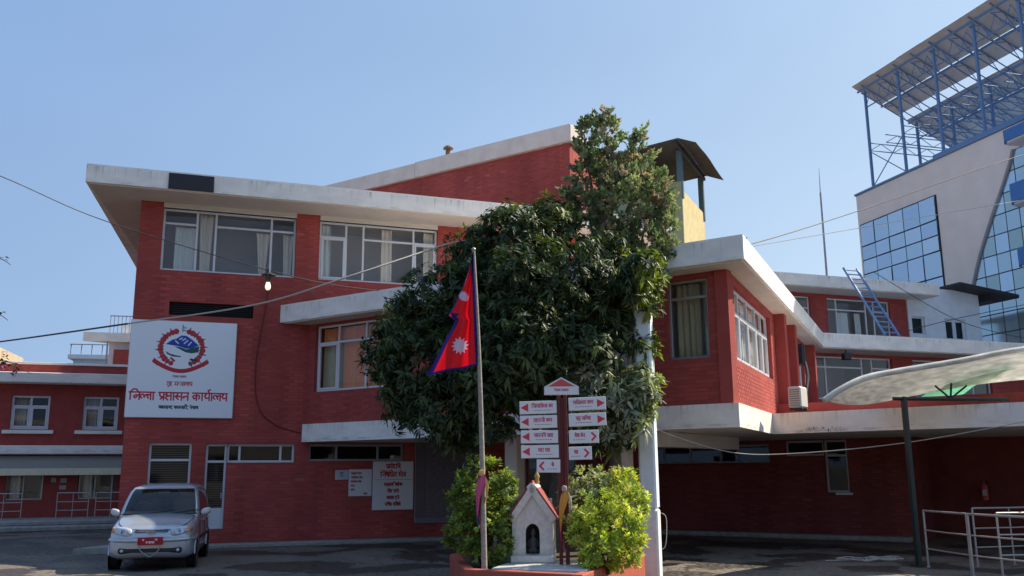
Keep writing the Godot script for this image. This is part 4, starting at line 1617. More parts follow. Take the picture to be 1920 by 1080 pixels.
func mango_tree() -> void:
	var root := thing("mango_tree", Transform3D(Basis.IDENTITY, P(0.75, 0.44, 15.6)), "broad dark green mango tree with a dense drooping crown in front of the red building", "tree")
	var inv := root.transform.affine_inverse()
	var bark := plaster(Color(0.07, 0.055, 0.04), Color(0.14, 0.115, 0.09), 61, 0.6, 0.95)
	var t := Mesher.new()
	t.tube(strand([P(0.75, 0.40, 15.6), P(0.72, 1.2, 15.62), P(0.80, 2.0, 15.6), P(0.70, 2.8, 15.6), P(0.75, 3.6, 15.6)]), 0.17, 0.11, 10)
	obj("trunk", t, bark, root, inv)
	for q in [[-0.9, 4.2, 15.6], [-1.7, 3.5, 15.9], [-0.3, 5.2, 16.0], [0.8, 5.6, 16.2], [1.6, 4.7, 15.7], [2.0, 3.3, 15.3], [0.2, 3.4, 15.1], [-1.2, 2.9, 15.4], [1.4, 2.6, 15.2]]:
		var l := Mesher.new()
		var e := P(q[0], q[1], q[2])
		var s := P(0.72, minf(3.4, 1.9 + (q[1] - 2.5) * 0.5), 15.6)
		l.tube(strand([s, s.lerp(e, 0.45) + Vector3(0, 0.15, 0), e], 6), 0.075, 0.02, 7)
		obj("branch", l, bark, root, inv)
	var lobes := [[-0.59, 5.71, 16.5, 0.68], [0.01, 5.88, 16.0, 0.71], [0.71, 6.21, 16.5, 0.68], [-1.34, 4.81, 16.0, 0.71], [-0.56, 4.7, 15.5, 0.82], [0.27, 4.83, 15.2, 0.89], [1.12, 5.07, 15.5, 0.82], [1.67, 5.62, 16.2, 0.5], [-1.97, 4.51, 16.5, 0.53], [-2.23, 3.79, 16.3, 0.53], [-1.57, 3.59, 15.5, 0.78], [-0.72, 3.53, 15.0, 0.79], [0.17, 3.67, 14.8, 0.87], [1.06, 3.87, 15.0, 0.79], [1.85, 4.33, 15.6, 0.55], [2.18, 4.93, 15.8, 0.46], [-1.87, 3.03, 15.8, 0.51], [-1.17, 2.75, 15.2, 0.63], [-0.37, 2.73, 15.0, 0.57], [0.43, 3.0, 15.1, 0.53], [1.22, 2.98, 15.0, 0.62], [1.83, 2.89, 15.0, 0.53], [1.64, 2.37, 15.0, 0.35], [2.15, 3.24, 15.0, 0.31], [-0.83, 2.37, 15.5, 0.27], [1.23, 2.35, 15.4, 0.32], [2.32, 3.92, 15.4, 0.23], [2.33, 4.55, 15.3, 0.27], [2.46, 5.13, 15.4, 0.27], [-0.9, 4.4, 16.9, 0.7], [0.2, 5.6, 16.9, 0.75], [-0.5, 5.2, 16.6, 0.7], [0.3, 4.6, 17.1, 0.85], [1.2, 4.6, 16.9, 0.7], [-0.6, 3.3, 16.7, 0.75], [0.6, 3.4, 16.9, 0.8], [1.5, 3.4, 16.6, 0.6], [2.2, 5.15, 14.95, 0.36], [2.12, 3.05, 14.75, 0.30], [1.98, 2.6, 14.75, 0.27], [1.95, 4.75, 15.0, 0.3]]
	var kinds := [rosette(12, 0.20, 0.058, 0.2, 0.6), rosette(10, 0.17, 0.05, 0.5, 0.4), rosette(13, 0.22, 0.06, -0.05, 0.9), rosette(9, 0.19, 0.055, -0.35, 1.0)]
	var tones := [Color(0.052, 0.076, 0.034), Color(0.070, 0.098, 0.042), Color(0.042, 0.062, 0.034), Color(0.100, 0.130, 0.048)]
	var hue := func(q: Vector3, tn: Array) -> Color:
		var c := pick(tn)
		# sunlit tone coloured into leaves low on the right, yellow-green ones hanging at the right edge and the top
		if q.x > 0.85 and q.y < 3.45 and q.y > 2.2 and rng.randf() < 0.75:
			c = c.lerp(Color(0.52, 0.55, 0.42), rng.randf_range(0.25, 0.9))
		elif q.x > 2.05 and rng.randf() < 0.6:
			c = c.lerp(Color(0.36, 0.42, 0.06), rng.randf_range(0.3, 0.9))
		elif q.y > 6.1 and rng.randf() < 0.4:
			c = c.lerp(Color(0.26, 0.30, 0.06), 0.6)
		return c
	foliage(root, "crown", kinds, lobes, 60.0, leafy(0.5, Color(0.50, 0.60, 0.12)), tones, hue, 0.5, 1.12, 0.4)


func cypress_tree() -> void:
	var root := thing("cypress_tree", Transform3D(Basis.IDENTITY, P(1.95, 0.4, 17.25)), "tall sparse olive cypress with several spires rising above the mango tree", "tree")
	var inv := root.transform.affine_inverse()
	var bark := plaster(Color(0.09, 0.07, 0.055), Color(0.17, 0.14, 0.11), 62, 0.5, 0.95)
	var t := Mesher.new()
	t.tube(strand([P(1.95, 0.2, 17.25), P(1.9, 3.0, 17.25), P(1.95, 6.0, 17.25), P(1.93, 8.4, 17.3)]), 0.14, 0.02, 9)
	obj("trunk", t, bark, root, inv)
	for q in [[1.48, 8.4, 17.3], [1.5, 7.2, 17.2], [2.6, 8.2, 17.4], [2.75, 7.0, 17.3], [3.0, 6.4, 17.3], [2.5, 6.2, 17.2]]:
		var l := Mesher.new()
		var e := P(q[0], q[1], q[2])
		var s := P(1.94, q[1] - 2.0, 17.25)
		l.tube(strand([s, s.lerp(e, 0.5) + Vector3(0.08 * signf(q[0] - 1.9), -0.25, 0), e], 6), 0.05, 0.012, 6)
		obj("branch", l, bark, root, inv)
	var lobes := [[1.91, 8.72, 17.3, 0.22], [1.9, 8.45, 17.3, 0.36], [1.92, 7.9, 17.3, 0.38], [1.47, 8.5, 17.3, 0.2], [1.48, 8.1, 17.3, 0.24], [1.44, 7.6, 17.2, 0.32], [2.62, 8.35, 17.4, 0.2], [2.6, 8.0, 17.4, 0.3], [2.66, 7.45, 17.3, 0.36], [2.01, 7.1, 17.2, 0.68], [1.46, 6.85, 17.2, 0.4], [2.76, 6.96, 17.3, 0.46], [2.57, 6.28, 17.2, 0.58], [3.01, 6.45, 17.3, 0.34], [3.05, 5.9, 17.2, 0.28], [1.89, 6.2, 17.2, 0.5], [2.7, 5.5, 17.2, 0.34], [3.15, 6.95, 17.3, 0.2], [2.95, 7.45, 17.3, 0.2], [1.2, 7.2, 17.2, 0.18], [1.25, 6.6, 17.2, 0.22]]
	var kinds := [spray(11, 0.13, 0.055), spray(12, 0.11, 0.06), spray(10, 0.16, 0.05)]
	var tones := [Color(0.30, 0.36, 0.18), Color(0.25, 0.32, 0.16), Color(0.38, 0.41, 0.24), Color(0.40, 0.33, 0.25), Color(0.18, 0.25, 0.13)]
	var hue := func(q: Vector3, tn: Array) -> Color:
		var c := pick(tn)
		if q.x < 1.9 and q.y < 7.8 and rng.randf() < 0.3:
			c = c.lerp(Color(0.16, 0.10, 0.07), 0.6)
		return c
	foliage(root, "crown", kinds, lobes, 52.0, leafy(0.7, Color(0.75, 0.78, 0.45)), tones, hue, 0.75, 1.25, 0.25)


func shrubs() -> void:
	var bark := paint(Color(0.08, 0.06, 0.04), 0.9)
	var sets := [
		["shrub", "dark green rounded shrub left of the white shrine", [[-0.45, 1.62, 13.4, 0.34], [-0.63, 1.3, 13.3, 0.32], [-0.25, 1.2, 13.3, 0.36], [-0.68, 0.88, 13.15, 0.3], [-0.36, 0.84, 13.1, 0.34], [-0.14, 1.6, 13.4, 0.19], [-0.72, 1.6, 13.3, 0.16]], [Color(0.19, 0.26, 0.06), Color(0.25, 0.33, 0.065), Color(0.13, 0.19, 0.05), Color(0.32, 0.40, 0.09)], Vector3(-0.44, 0.4, 13.3), 0.085],
		["shrub", "bright yellow green shrub right of the white shrine", [[1.06, 0.95, 12.7, 0.32], [1.40, 0.95, 12.7, 0.38], [1.14, 0.66, 12.4, 0.25], [1.42, 0.7, 12.5, 0.26], [0.92, 1.0, 12.85, 0.17], [1.62, 1.28, 13.3, 0.3], [1.66, 1.52, 13.7, 0.24], [1.2, 1.18, 12.8, 0.28]], [Color(0.42, 0.50, 0.09), Color(0.50, 0.56, 0.11), Color(0.26, 0.36, 0.07), Color(0.60, 0.60, 0.15)], Vector3(1.25, 0.4, 12.6), 0.085],
		["shrub", "pale variegated shrub behind the yellow green shrub", [[1.02, 1.46, 13.8, 0.33], [1.36, 1.52, 13.9, 0.3], [0.95, 1.2, 13.5, 0.28], [1.25, 1.2, 13.8, 0.3]], [Color(0.42, 0.45, 0.28), Color(0.50, 0.52, 0.37), Color(0.28, 0.33, 0.16)], Vector3(1.15, 0.4, 13.8), 0.08],
	]
	for s in sets:
		var at: Vector3 = s[4]
		var root := thing(s[0], Transform3D(Basis.IDENTITY, P(at.x, at.y, at.z)), s[1], "shrub", "shrubs in the planter")
		var inv := root.transform.affine_inverse()
		for l in s[2]:
			var st := Mesher.new()
			st.tube(strand([P(at.x, 0.4, at.z), P((at.x + l[0]) * 0.5 + 0.03, (0.4 + l[1]) * 0.5, (at.z + l[2]) * 0.5), P(l[0], l[1], l[2])], 5), 0.018, 0.008, 6)
			obj("stem", st, bark, root, inv)
		var k: float = s[5]
		var kinds := [rosette(11, k, k * 0.5, 0.5, 0.2), rosette(12, k * 0.9, k * 0.5, 0.8, 0.1)]
		foliage(root, "foliage", kinds, s[2], 140.0, leafy(0.55, Color(0.95, 1.0, 0.35)), s[3], func(_q: Vector3, tn: Array) -> Color: return pick(tn), 0.7, 1.2, 0.45)
	# sprigs that reach in at the left edge of the view
	var tw := [[-8.6, 5.14, 14.0, "small dark leafy sprig at the upper left edge"], [-8.55, 4.25, 14.0, "small dark leafy sprig at the left edge below another sprig"]]
	for q in tw:
		var r := thing("leafy_sprig", Transform3D(Basis.IDENTITY, P(q[0], q[1], q[2])), q[3], "twig", "sprigs at the left edge")
		var tb := Mesher.new()
		tb.tube(strand([Vector3(-0.9, -0.25, 0), Vector3(-0.2, 0.04, 0.02), Vector3(0.42, 0.0, 0.0), Vector3(0.66, -0.12, 0.0)]), 0.014, 0.004, 6)
		obj("twig", tb, bark, r)
		for k in 7:
			var lb := rosette(5, 0.10, 0.05, 0.2, 0.5)
			obj("leaf_spray", lb, paint(Color(0.04, 0.055, 0.02), 0.6), r, Transform3D(Basis(Vector3.UP, k * 1.1), Vector3(-0.3 + k * 0.14, 0.02 + 0.03 * sin(k * 2.0), 0.02)))
	var bg := thing("flowering_bush", Transform3D(Basis.IDENTITY, P(-9.7, 3.3, 16.0)), "thin bush with small purple flowers at the left edge above the side wing", "bush")
	var inv2 := bg.transform.affine_inverse()
	for k in 6:
		var st := Mesher.new()
		var e := P(-9.35 + 0.17 * k, 3.75 + 0.1 * sin(k * 2.3) - 0.03 * k, 16.0)
		st.tube(strand([P(-9.9, 3.2, 16.0), P(-9.6 + 0.05 * k, 3.75, 16.0), e], 5), 0.01, 0.004, 5)
		obj("stem", st, bark, bg, inv2)
	foliage(bg, "foliage", [rosette(6, 0.07, 0.045, 0.3, 0.3)], [[-9.3, 3.85, 16.0, 0.2], [-9.05, 3.75, 16.0, 0.16], [-8.8, 3.62, 16.0, 0.13], [-9.4, 4.3, 16.0, 0.16]], 55.0, leafy(0.6, Color(0.4, 0.3, 0.3)), [Color(0.05, 0.04, 0.03), Color(0.16, 0.03, 0.08), Color(0.04, 0.05, 0.02)], func(_q: Vector3, tn: Array) -> Color: return pick(tn), 0.7, 1.1, 0.1)
	# weeds on the porch roof edge
	var wd := thing("roof_weeds", Transform3D(Basis.IDENTITY, P(6.5, 2.5, 19.93)), "small dry weeds growing from the porch roof edge by the air conditioner", "weeds")
	for k in 9:
		var lb := rosette(6, 0.12, 0.02, 0.7, 0.3)
		obj("weed", lb, paint(Color(0.07, 0.07, 0.035), 0.8), wd, Transform3D(Basis(Vector3.UP, k * 0.9), Vector3(-0.3 + k * 0.085, 0.06 + 0.05 * sin(k * 3.1), 0.06 + k * 0.062)))


# ---------------------------------------------------------------- car
func car_side(y: float) -> Array:
	# the glasshouse at a height: front, rear, half width
	var k := [[0.92, 0.90, -1.70, 0.735], [1.10, 0.72, -1.67, 0.715], [1.25, 0.555, -1.63, 0.685], [1.40, 0.38, -1.56, 0.645], [1.49, 0.22, -1.47, 0.59], [1.545, -0.02, -1.30, 0.46], [1.565, -0.3, -1.05, 0.25]]
	for i in k.size() - 1:
		if y <= k[i + 1][0]:
			var f := clampf((y - k[i][0]) / (k[i + 1][0] - k[i][0]), 0.0, 1.0)
			return [lerpf(k[i][1], k[i + 1][1], f), lerpf(k[i][2], k[i + 1][2], f), lerpf(k[i][3], k[i + 1][3], f)]
	return [k[6][1], k[6][2], k[6][3]]


func cabin_point(y: float, x: float, off: float, kind: String) -> Vector3:
	# a point on the glasshouse skin: x from -1 to 1 across the front, or along the side
	var s := car_side(y)
	if kind == "front":
		var z: float = s[0] - 0.10 * pow(absf(x), 3.0)
		return Vector3(x * s[2], y + off * 0.45, z + off * 0.9)
	if kind == "rear":
		var z2: float = s[1] + 0.08 * pow(absf(x), 3.0)
		return Vector3(x * s[2], y + off * 0.3, z2 - off)
	var zz: float = lerpf(s[0] - 0.10, s[1] + 0.08, (x + 1.0) * 0.5)
	return Vector3((s[2] + off) * (1.0 if kind == "right" else -1.0), y + off * 0.2, zz)


func cabin_patch(kind: String, x0: float, x1: float, y0: float, y1: float, off: float, slant0 := 0.0, slant1 := 0.0) -> Mesher:
	var b := Mesher.new()
	var rows := []
	for r in 9:
		var f := r / 8.0
		var y := lerpf(y1, y0, f)
		var row := []
		for c in 13:
			var g := c / 12.0
			row.append(cabin_point(y, lerpf(x0 + slant0 * (1.0 - f), x1 + slant1 * (1.0 - f), g), off, kind))
		rows.append(row)
	b.grid(rows)
	return b


func parked_car() -> void:
	# local frame: +z is the nose
	var az := deg_to_rad(166.5)
	var fwd := Vector3(sin(az), 0, -cos(az))
	var basis := Basis(Vector3.UP.cross(fwd), Vector3.UP, fwd)
	var centre := P(-7.16, 0, 19.15)
	var root := thing("parked_car", Transform3D(basis, centre), "silver compact hatchback with a red number plate parked by the red wall", "car")
	var silver := paint(Color(0.49, 0.525, 0.57), 0.30, 0.5)
	silver.clearcoat_enabled = true
	silver.clearcoat = 0.7
	silver.clearcoat_roughness = 0.08
	var rubber := paint(Color(0.018, 0.018, 0.019), 0.85)
	var trim := paint(Color(0.02, 0.02, 0.022), 0.5)
	var glass := paint(Color(0.012, 0.014, 0.018), 0.05)
	glass.metallic_specular = 0.75
	# body: stations from nose to tail: z, underside, half width, flank, shoulder half width, shoulder, crown
	var st := [[1.79, 0.33, 0.40, 0.50, 0.36, 0.60, 0.62], [1.765, 0.27, 0.60, 0.50, 0.55, 0.66, 0.69], [1.70, 0.23, 0.70, 0.52, 0.64, 0.735, 0.775], [1.58, 0.21, 0.745, 0.54, 0.69, 0.80, 0.845], [1.35, 0.20, 0.76, 0.56, 0.70, 0.865, 0.915], [1.05, 0.20, 0.765, 0.58, 0.71, 0.92, 0.98], [0.85, 0.20, 0.765, 0.60, 0.715, 0.95, 1.01], [0.5, 0.20, 0.765, 0.62, 0.73, 0.955, 0.96], [-0.4, 0.20, 0.765, 0.64, 0.735, 0.965, 0.965], [-1.2, 0.21, 0.76, 0.64, 0.73, 0.975, 0.975], [-1.55, 0.24, 0.745, 0.62, 0.70, 0.97, 0.97], [-1.70, 0.28, 0.70, 0.60, 0.64, 0.93, 0.94], [-1.76, 0.34, 0.58, 0.58, 0.5, 0.84, 0.86]]
	var rows := []
	for s in st:
		var half := [Vector2(0, s[1]), Vector2(s[2] * 0.8, s[1]), Vector2(s[2] * 0.97, s[1] + 0.06), Vector2(s[2], lerpf(s[1], s[3], 0.55)), Vector2(s[2], s[3]), Vector2(s[2] * 0.985, lerpf(s[3], s[5], 0.5)), Vector2(lerpf(s[2], s[4], 0.6), lerpf(s[3], s[5], 0.88)), Vector2(s[4] * 0.93, s[5] + 0.008), Vector2(s[4] * 0.55, lerpf(s[5], s[6], 0.75)), Vector2(0, s[6])]
		var ring := []
		for q in half:
			ring.append(Vector3(q.x, q.y, s[0]))
		for k in range(half.size() - 2, 0, -1):
			ring.append(Vector3(-half[k].x, half[k].y, s[0]))
		rows.append(ring)
	var b := Mesher.new()
	b.grid(rows, true)
	for e in [0, rows.size() - 1]:
		var c := Vector3(0, 0.5, rows[e][0].z)
		for k in rows[e].size():
			b.tri(c, rows[e][k], rows[e][(k + 1) % rows[e].size()], Vector3(0, 0, 1 if e == 0 else -1))
	var body := obj("body", b, silver, root)
	# glasshouse
	var gb := Mesher.new()
	var grow := []
	for y: float in [0.92, 1.0, 1.1, 1.25, 1.4, 1.46, 1.49, 1.52, 1.545, 1.558, 1.565]:
		var ring := []
		for c in 11:
			ring.append(cabin_point(y, [-1.0, -0.92, -0.75, -0.5, -0.25, 0.0, 0.25, 0.5, 0.75, 0.92, 1.0][c], 0.0, "front"))
		for c in range(1, 10):
			ring.append(cabin_point(y, lerpf(-1, 1, c / 10.0), 0.0, "right"))
		for c in 11:
			ring.append(cabin_point(y, lerpf(1, -1, c / 10.0), 0.0, "rear"))
		for c in range(9, 0, -1):
			ring.append(cabin_point(y, lerpf(-1, 1, c / 10.0), 0.0, "left"))
		grow.append(ring)
	gb.grid(grow, true)
	for k in grow[10].size():
		gb.tri(Vector3(0, 1.57, -0.68), grow[10][k], grow[10][(k + 1) % grow[10].size()], Vector3.UP)
	# the windscreen opening
	var kept := PackedInt32Array()
	var across: int = grow[0].size()
	for k in range(0, gb.ix.size(), 6):
		var row := (k / 6) / across
		var col := (k / 6) % across
		if not (row >= 1 and row <= 4 and col >= 1 and col <= 8):
			kept.append_array(gb.ix.slice(k, k + 6))
	gb.ix = kept
	obj("roof", gb, silver, root)
	var dash := Mesher.new()
	dash.box(Vector3(-0.69, 0.93, -1.55), Vector3(0.69, 0.985, 0.5), 0.01)
	dash.box(Vector3(-0.68, 0.95, 0.35), Vector3(0.68, 1.035, 0.76), 0.03)
	obj("dashboard", dash, trim, root)
	var cloth := paint(Color(0.085, 0.06, 0.045), 0.9)
	for sx: float in [-0.34, 0.34]:
		var se := Mesher.new()
		se.box(Vector3(sx - 0.22, 0.98, -0.32), Vector3(sx + 0.22, 1.28, -0.2), 0.05)
		se.box(Vector3(sx - 0.12, 1.29, -0.31), Vector3(sx + 0.12, 1.43, -0.22), 0.035)
		obj("seat", se, cloth, root)
	var rs := Mesher.new()
	rs.box(Vector3(-0.6, 0.98, -1.2), Vector3(0.6, 1.26, -1.08), 0.05)
	obj("rear_seat", rs, cloth, root)
	var sw := Mesher.new()
	var swp := []
	for q in 17:
		var g := TAU * q / 16.0
		swp.append(Vector3(-0.34 + 0.18 * cos(g), 1.05 + 0.15 * sin(g), 0.36 + 0.08 * sin(g)))
	sw.tube(swp, 0.015, -1.0, 6)
	obj("steering_wheel", sw, trim, root)
	var mi := Mesher.new()
	mi.box(Vector3(-0.11, 1.36, 0.32), Vector3(0.11, 1.42, 0.35), 0.01)
	obj("inside_mirror", mi, trim, root)
	var screen_glass := glassy(Color(0.04, 0.05, 0.055), 0.10)
	screen_glass.metallic_specular = 0.6
	var ws := obj("windscreen", cabin_patch("front", -0.94, 0.94, 0.985, 1.475, 0.008), screen_glass, root)
	var seal := Mesher.new()
	var sp := []
	for k in 13:
		sp.append(cabin_point(0.985, lerpf(-0.95, 0.95, k / 12.0), 0.01, "front"))
	seal.tube(sp, 0.012, -1.0, 6)
	obj("seal", seal, trim, ws)
	for s: float in [-0.35, 0.25]:
		var wp := Mesher.new()
		wp.tube([cabin_point(0.985, s, 0.02, "front"), cabin_point(1.03, s + 0.45, 0.02, "front"), cabin_point(1.05, s + 0.75, 0.02, "front")], 0.008, -1.0, 5)
		obj("wiper", wp, trim, ws)
	obj("rear_window", cabin_patch("rear", -0.85, 0.85, 1.03, 1.42, 0.008), glass, root)
	for k in ["left", "right"]:
		obj("side_window", cabin_patch(k, -0.86, -0.06, 1.02, 1.42, 0.006, 0.14, 0.0), glass, root)
		obj("side_window", cabin_patch(k, 0.0, 0.62, 1.02, 1.42, 0.006, 0.0, -0.03), glass, root)
	var side_sign := -1.0
	for k in 2:
		var sg: float = [-1.0, 1.0][k]
		# headlamp: clear lens with an amber corner
		var hl := Mesher.new()
		hl.grid(lens_rows(Vector3(sg * 0.50, 0.70, 1.705), Vector3(0.175, 0.1, 0.085), sg))
		var lamp := obj("headlight", hl, paint(Color(0.55, 0.58, 0.62), 0.06, 0.3), root)
		var am := Mesher.new()
		am.grid(lens_rows(Vector3(sg * 0.655, 0.715, 1.63), Vector3(0.06, 0.075, 0.085), sg))
		obj("indicator", am, paint(Color(0.65, 0.26, 0.10), 0.15), lamp)
		var rf := Mesher.new()
		rf.lathe([Vector2(0.0, 0.0), Vector2(0.04, 0.012), Vector2(0.055, 0.03)], 14, Transform3D(Basis(Vector3.RIGHT, PI / 2), Vector3(sg * 0.47, 0.70, 1.765)))
		obj("reflector", rf, paint(Color(0.25, 0.26, 0.28), 0.1, 0.9), lamp)
		# door mirror
		var mr := Mesher.new()
		mr.grid(lens_rows(Vector3(sg * 0.85, 1.02, 0.58), Vector3(0.095, 0.07, 0.06), sg))
		var mir := obj("mirror", mr, paint(Color(0.62, 0.62, 0.62), 0.3), root)
		var ar := Mesher.new()
		ar.box(Vector3(sg * 0.70, 0.96, 0.54), Vector3(sg * 0.80, 1.0, 0.60), 0.01)
		obj("arm", ar, trim, mir)
		# fog lamp and door handles
		var fo := Mesher.new()
		fo.lathe([Vector2(0.0, 0.012), Vector2(0.02, 0.01), Vector2(0.03, 0.0)], 12, Transform3D(Basis(Vector3.RIGHT, PI / 2), Vector3(sg * 0.49, 0.37, 1.803)))
		obj("fog_lamp", fo, paint(Color(0.5, 0.5, 0.52), 0.1, 0.4), root)
		for z: float in [0.05, -0.85]:
			var hn := Mesher.new()
			hn.box(Vector3(sg * 0.755, 0.83, z - 0.08), Vector3(sg * 0.79, 0.86, z + 0.08), 0.01)
			obj("door_handle", hn, silver, root)
		for z: float in [0.72, -0.27, -1.05]:
			var sm := Mesher.new()
			sm.tube([Vector3(sg * 0.766, 0.26, z), Vector3(sg * 0.767, 0.6, z), Vector3(sg * 0.757, 0.86, z - 0.02)], 0.005, -1.0, 4)
			obj("door_gap", sm, trim, root)
		var mo := Mesher.new()
		mo.box(Vector3(sg * 0.755, 0.50, -1.0), Vector3(sg * 0.782, 0.56, 0.75), 0.01)
		obj("side_moulding", mo, trim, root)
		# wheels
		for z: float in [1.16, -1.22]:
			var turn := Transform3D(Basis(Vector3(0, 0, 1), -sg * PI / 2), Vector3(sg * 0.60, 0.275, z))
			var ty := Mesher.new()
			ty.lathe([Vector2(0.17, 0.165), Vector2(0.19, 0.18), Vector2(0.255, 0.175), Vector2(0.275, 0.14), Vector2(0.275, 0.02), Vector2(0.25, 0.0), Vector2(0.1, 0.0)], 28, turn)
			var wh := obj("wheel", ty, rubber, root)
			var rm := Mesher.new()
			rm.lathe([Vector2(0.0, 0.165), Vector2(0.05, 0.162), Vector2(0.06, 0.14), Vector2(0.14, 0.145), Vector2(0.165, 0.165), Vector2(0.175, 0.172)], 24, turn)
			obj("rim", rm, paint(Color(0.38, 0.39, 0.41), 0.35, 0.7), wh)
			var arch := Mesher.new()
			var ap := []
			for q in 15:
				var g := PI * q / 14.0
				ap.append(Vector3(sg * 0.758, 0.275 + 0.33 * sin(g), z + 0.33 * cos(g)))
			arch.tube(ap, 0.02, -1.0, 6)
			obj("arch", arch, silver, wh)
			var wl := Mesher.new()
			wl.lathe([Vector2(0.0, 0.162), Vector2(0.33, 0.162)], 24, Transform3D(Basis(Vector3(0, 0, 1), -sg * PI / 2), Vector3(sg * 0.606, 0.275, z)))
			obj("wheel_well", wl, trim, wh)
	for sg: float in [-1.0, 1.0]:
		var bg := Mesher.new()
		bg.tube(strand([Vector3(sg * 0.66, 0.957, 0.88), Vector3(sg * 0.655, 0.90, 1.2), Vector3(sg * 0.61, 0.845, 1.5), Vector3(sg * 0.50, 0.785, 1.69)], 4), 0.006, -1.0, 5)
		obj("bonnet_gap", bg, trim, root)
	# nose: grille, badge, plate, intake, bumper crease
	var gr := Mesher.new()
	gr.box(Vector3(-0.30, 0.625, 1.70), Vector3(0.30, 0.735, 1.762), 0.02)
	var grille := obj("grille", gr, trim, root)
	for y: float in [0.65, 0.68, 0.71]:
		var gs := Mesher.new()
		gs.box(Vector3(-0.28, y - 0.006, 1.757), Vector3(0.28, y + 0.006, 1.772), 0.003)
		obj("grille_bar", gs, silver, grille)
	var lip := Mesher.new()
	lip.tube([Vector3(-0.33, 0.752, 1.73), Vector3(-0.2, 0.745, 1.772), Vector3(0, 0.742, 1.785), Vector3(0.2, 0.745, 1.772), Vector3(0.33, 0.752, 1.73)], 0.012, -1.0, 6)
	obj("grille_lip", lip, paint(Color(0.6, 0.6, 0.62), 0.2, 0.8), grille)
	var bd := Mesher.new()
	var ov := []
	for q in 17:
		var g := TAU * q / 16.0
		ov.append(Vector3(0.07 * cos(g), 0.685 + 0.035 * sin(g), 1.782))
	bd.tube(ov, 0.008, -1.0, 6)
	bd.tube([Vector3(-0.03, 0.66, 1.782), Vector3(-0.012, 0.71, 1.784)], 0.006, -1.0, 5)
	bd.tube([Vector3(0.012, 0.66, 1.784), Vector3(0.03, 0.71, 1.782)], 0.006, -1.0, 5)
	bd.tube([Vector3(-0.02, 0.684, 1.784), Vector3(0.02, 0.688, 1.784)], 0.006, -1.0, 5)
	obj("badge", bd, paint(Color(0.65, 0.66, 0.68), 0.15, 0.9), grille)
	var pl := Mesher.new()
	pl.box(Vector3(-0.22, 0.47, 1.74), Vector3(0.22, 0.61, 1.842), 0.006)
	var plate := obj("number_plate", pl, paint(Color(0.42, 0.02, 0.03), 0.4), root)
	var cv := Canvas.new(256, 76, Color(0.66, 0.07, 0.12))
	write(cv, "b aa _ 12", Vector2(60, 26), 16, 2.2, Color(0.95, 0.9, 0.9))
	write(cv, "c _ g d y n", Vector2(128, 52), 20, 2.6, Color(0.95, 0.9, 0.9))
	write(cv, "p m", Vector2(190, 24), 16, 2.2, Color(0.95, 0.9, 0.9))
	var pp := Mesher.new()
	pp.quad_uv(Vector3(-0.215, 0.605, 1.845), Vector3(0.215, 0.605, 1.845), Vector3(0.215, 0.475, 1.845), Vector3(-0.215, 0.475, 1.845), Vector3(0, 0, 1))
	obj("plate_print", pp, printed(cv.texture()), plate)
	var it := Mesher.new()
	it.box(Vector3(-0.56, 0.315, 1.70), Vector3(0.56, 0.425, 1.802), 0.03)
	obj("air_intake", it, trim, root)
	var bp := Mesher.new()
	bp.tube([Vector3(-0.76, 0.56, 1.35), Vector3(-0.735, 0.56, 1.6), Vector3(-0.62, 0.555, 1.752), Vector3(-0.4, 0.55, 1.79), Vector3(0, 0.55, 1.80), Vector3(0.4, 0.55, 1.79), Vector3(0.62, 0.555, 1.752), Vector3(0.735, 0.56, 1.6), Vector3(0.76, 0.56, 1.35)], 0.035, -1.0, 8)
	obj("bumper", bp, silver, root)
	var cord := Mesher.new()
	cord.tube(strand([Vector3(-0.2, 0.45, 1.80), Vector3(-0.16, 0.37, 1.81), Vector3(-0.03, 0.27, 1.81), Vector3(0.03, 0.27, 1.81), Vector3(0.14, 0.36, 1.81), Vector3(0.17, 0.44, 1.80)]), 0.01, -1.0, 6)
	obj("cord", cord, M.cable_pale, root)
	# things seen through the windscreen
	var er := Mesher.new()
	er.tube([Vector3(0.55, 1.52, -0.3), Vector3(0.56, 1.62, -0.45)], 0.006, 0.003, 5)
	obj("aerial", er, trim, root)


func lens_rows(c: Vector3, r: Vector3, sg: float) -> Array:
	var rows := []
	for j in 9:
		var p := PI * j / 8.0 - PI / 2
		var row := []
		for i in 17:
			var a := TAU * i / 16.0
			var q := Vector3(cos(p) * cos(a), cos(p) * sin(a), sin(p))
			q = Vector3(signf(q.x) * pow(absf(q.x), 0.75), signf(q.y) * pow(absf(q.y), 0.75), q.z)
			row.append(c + Vector3(q.x * r.x, q.y * r.y + q.x * sg * 0.02, q.z * r.z - q.x * sg * 0.04))
		rows.append(row)
	return rows


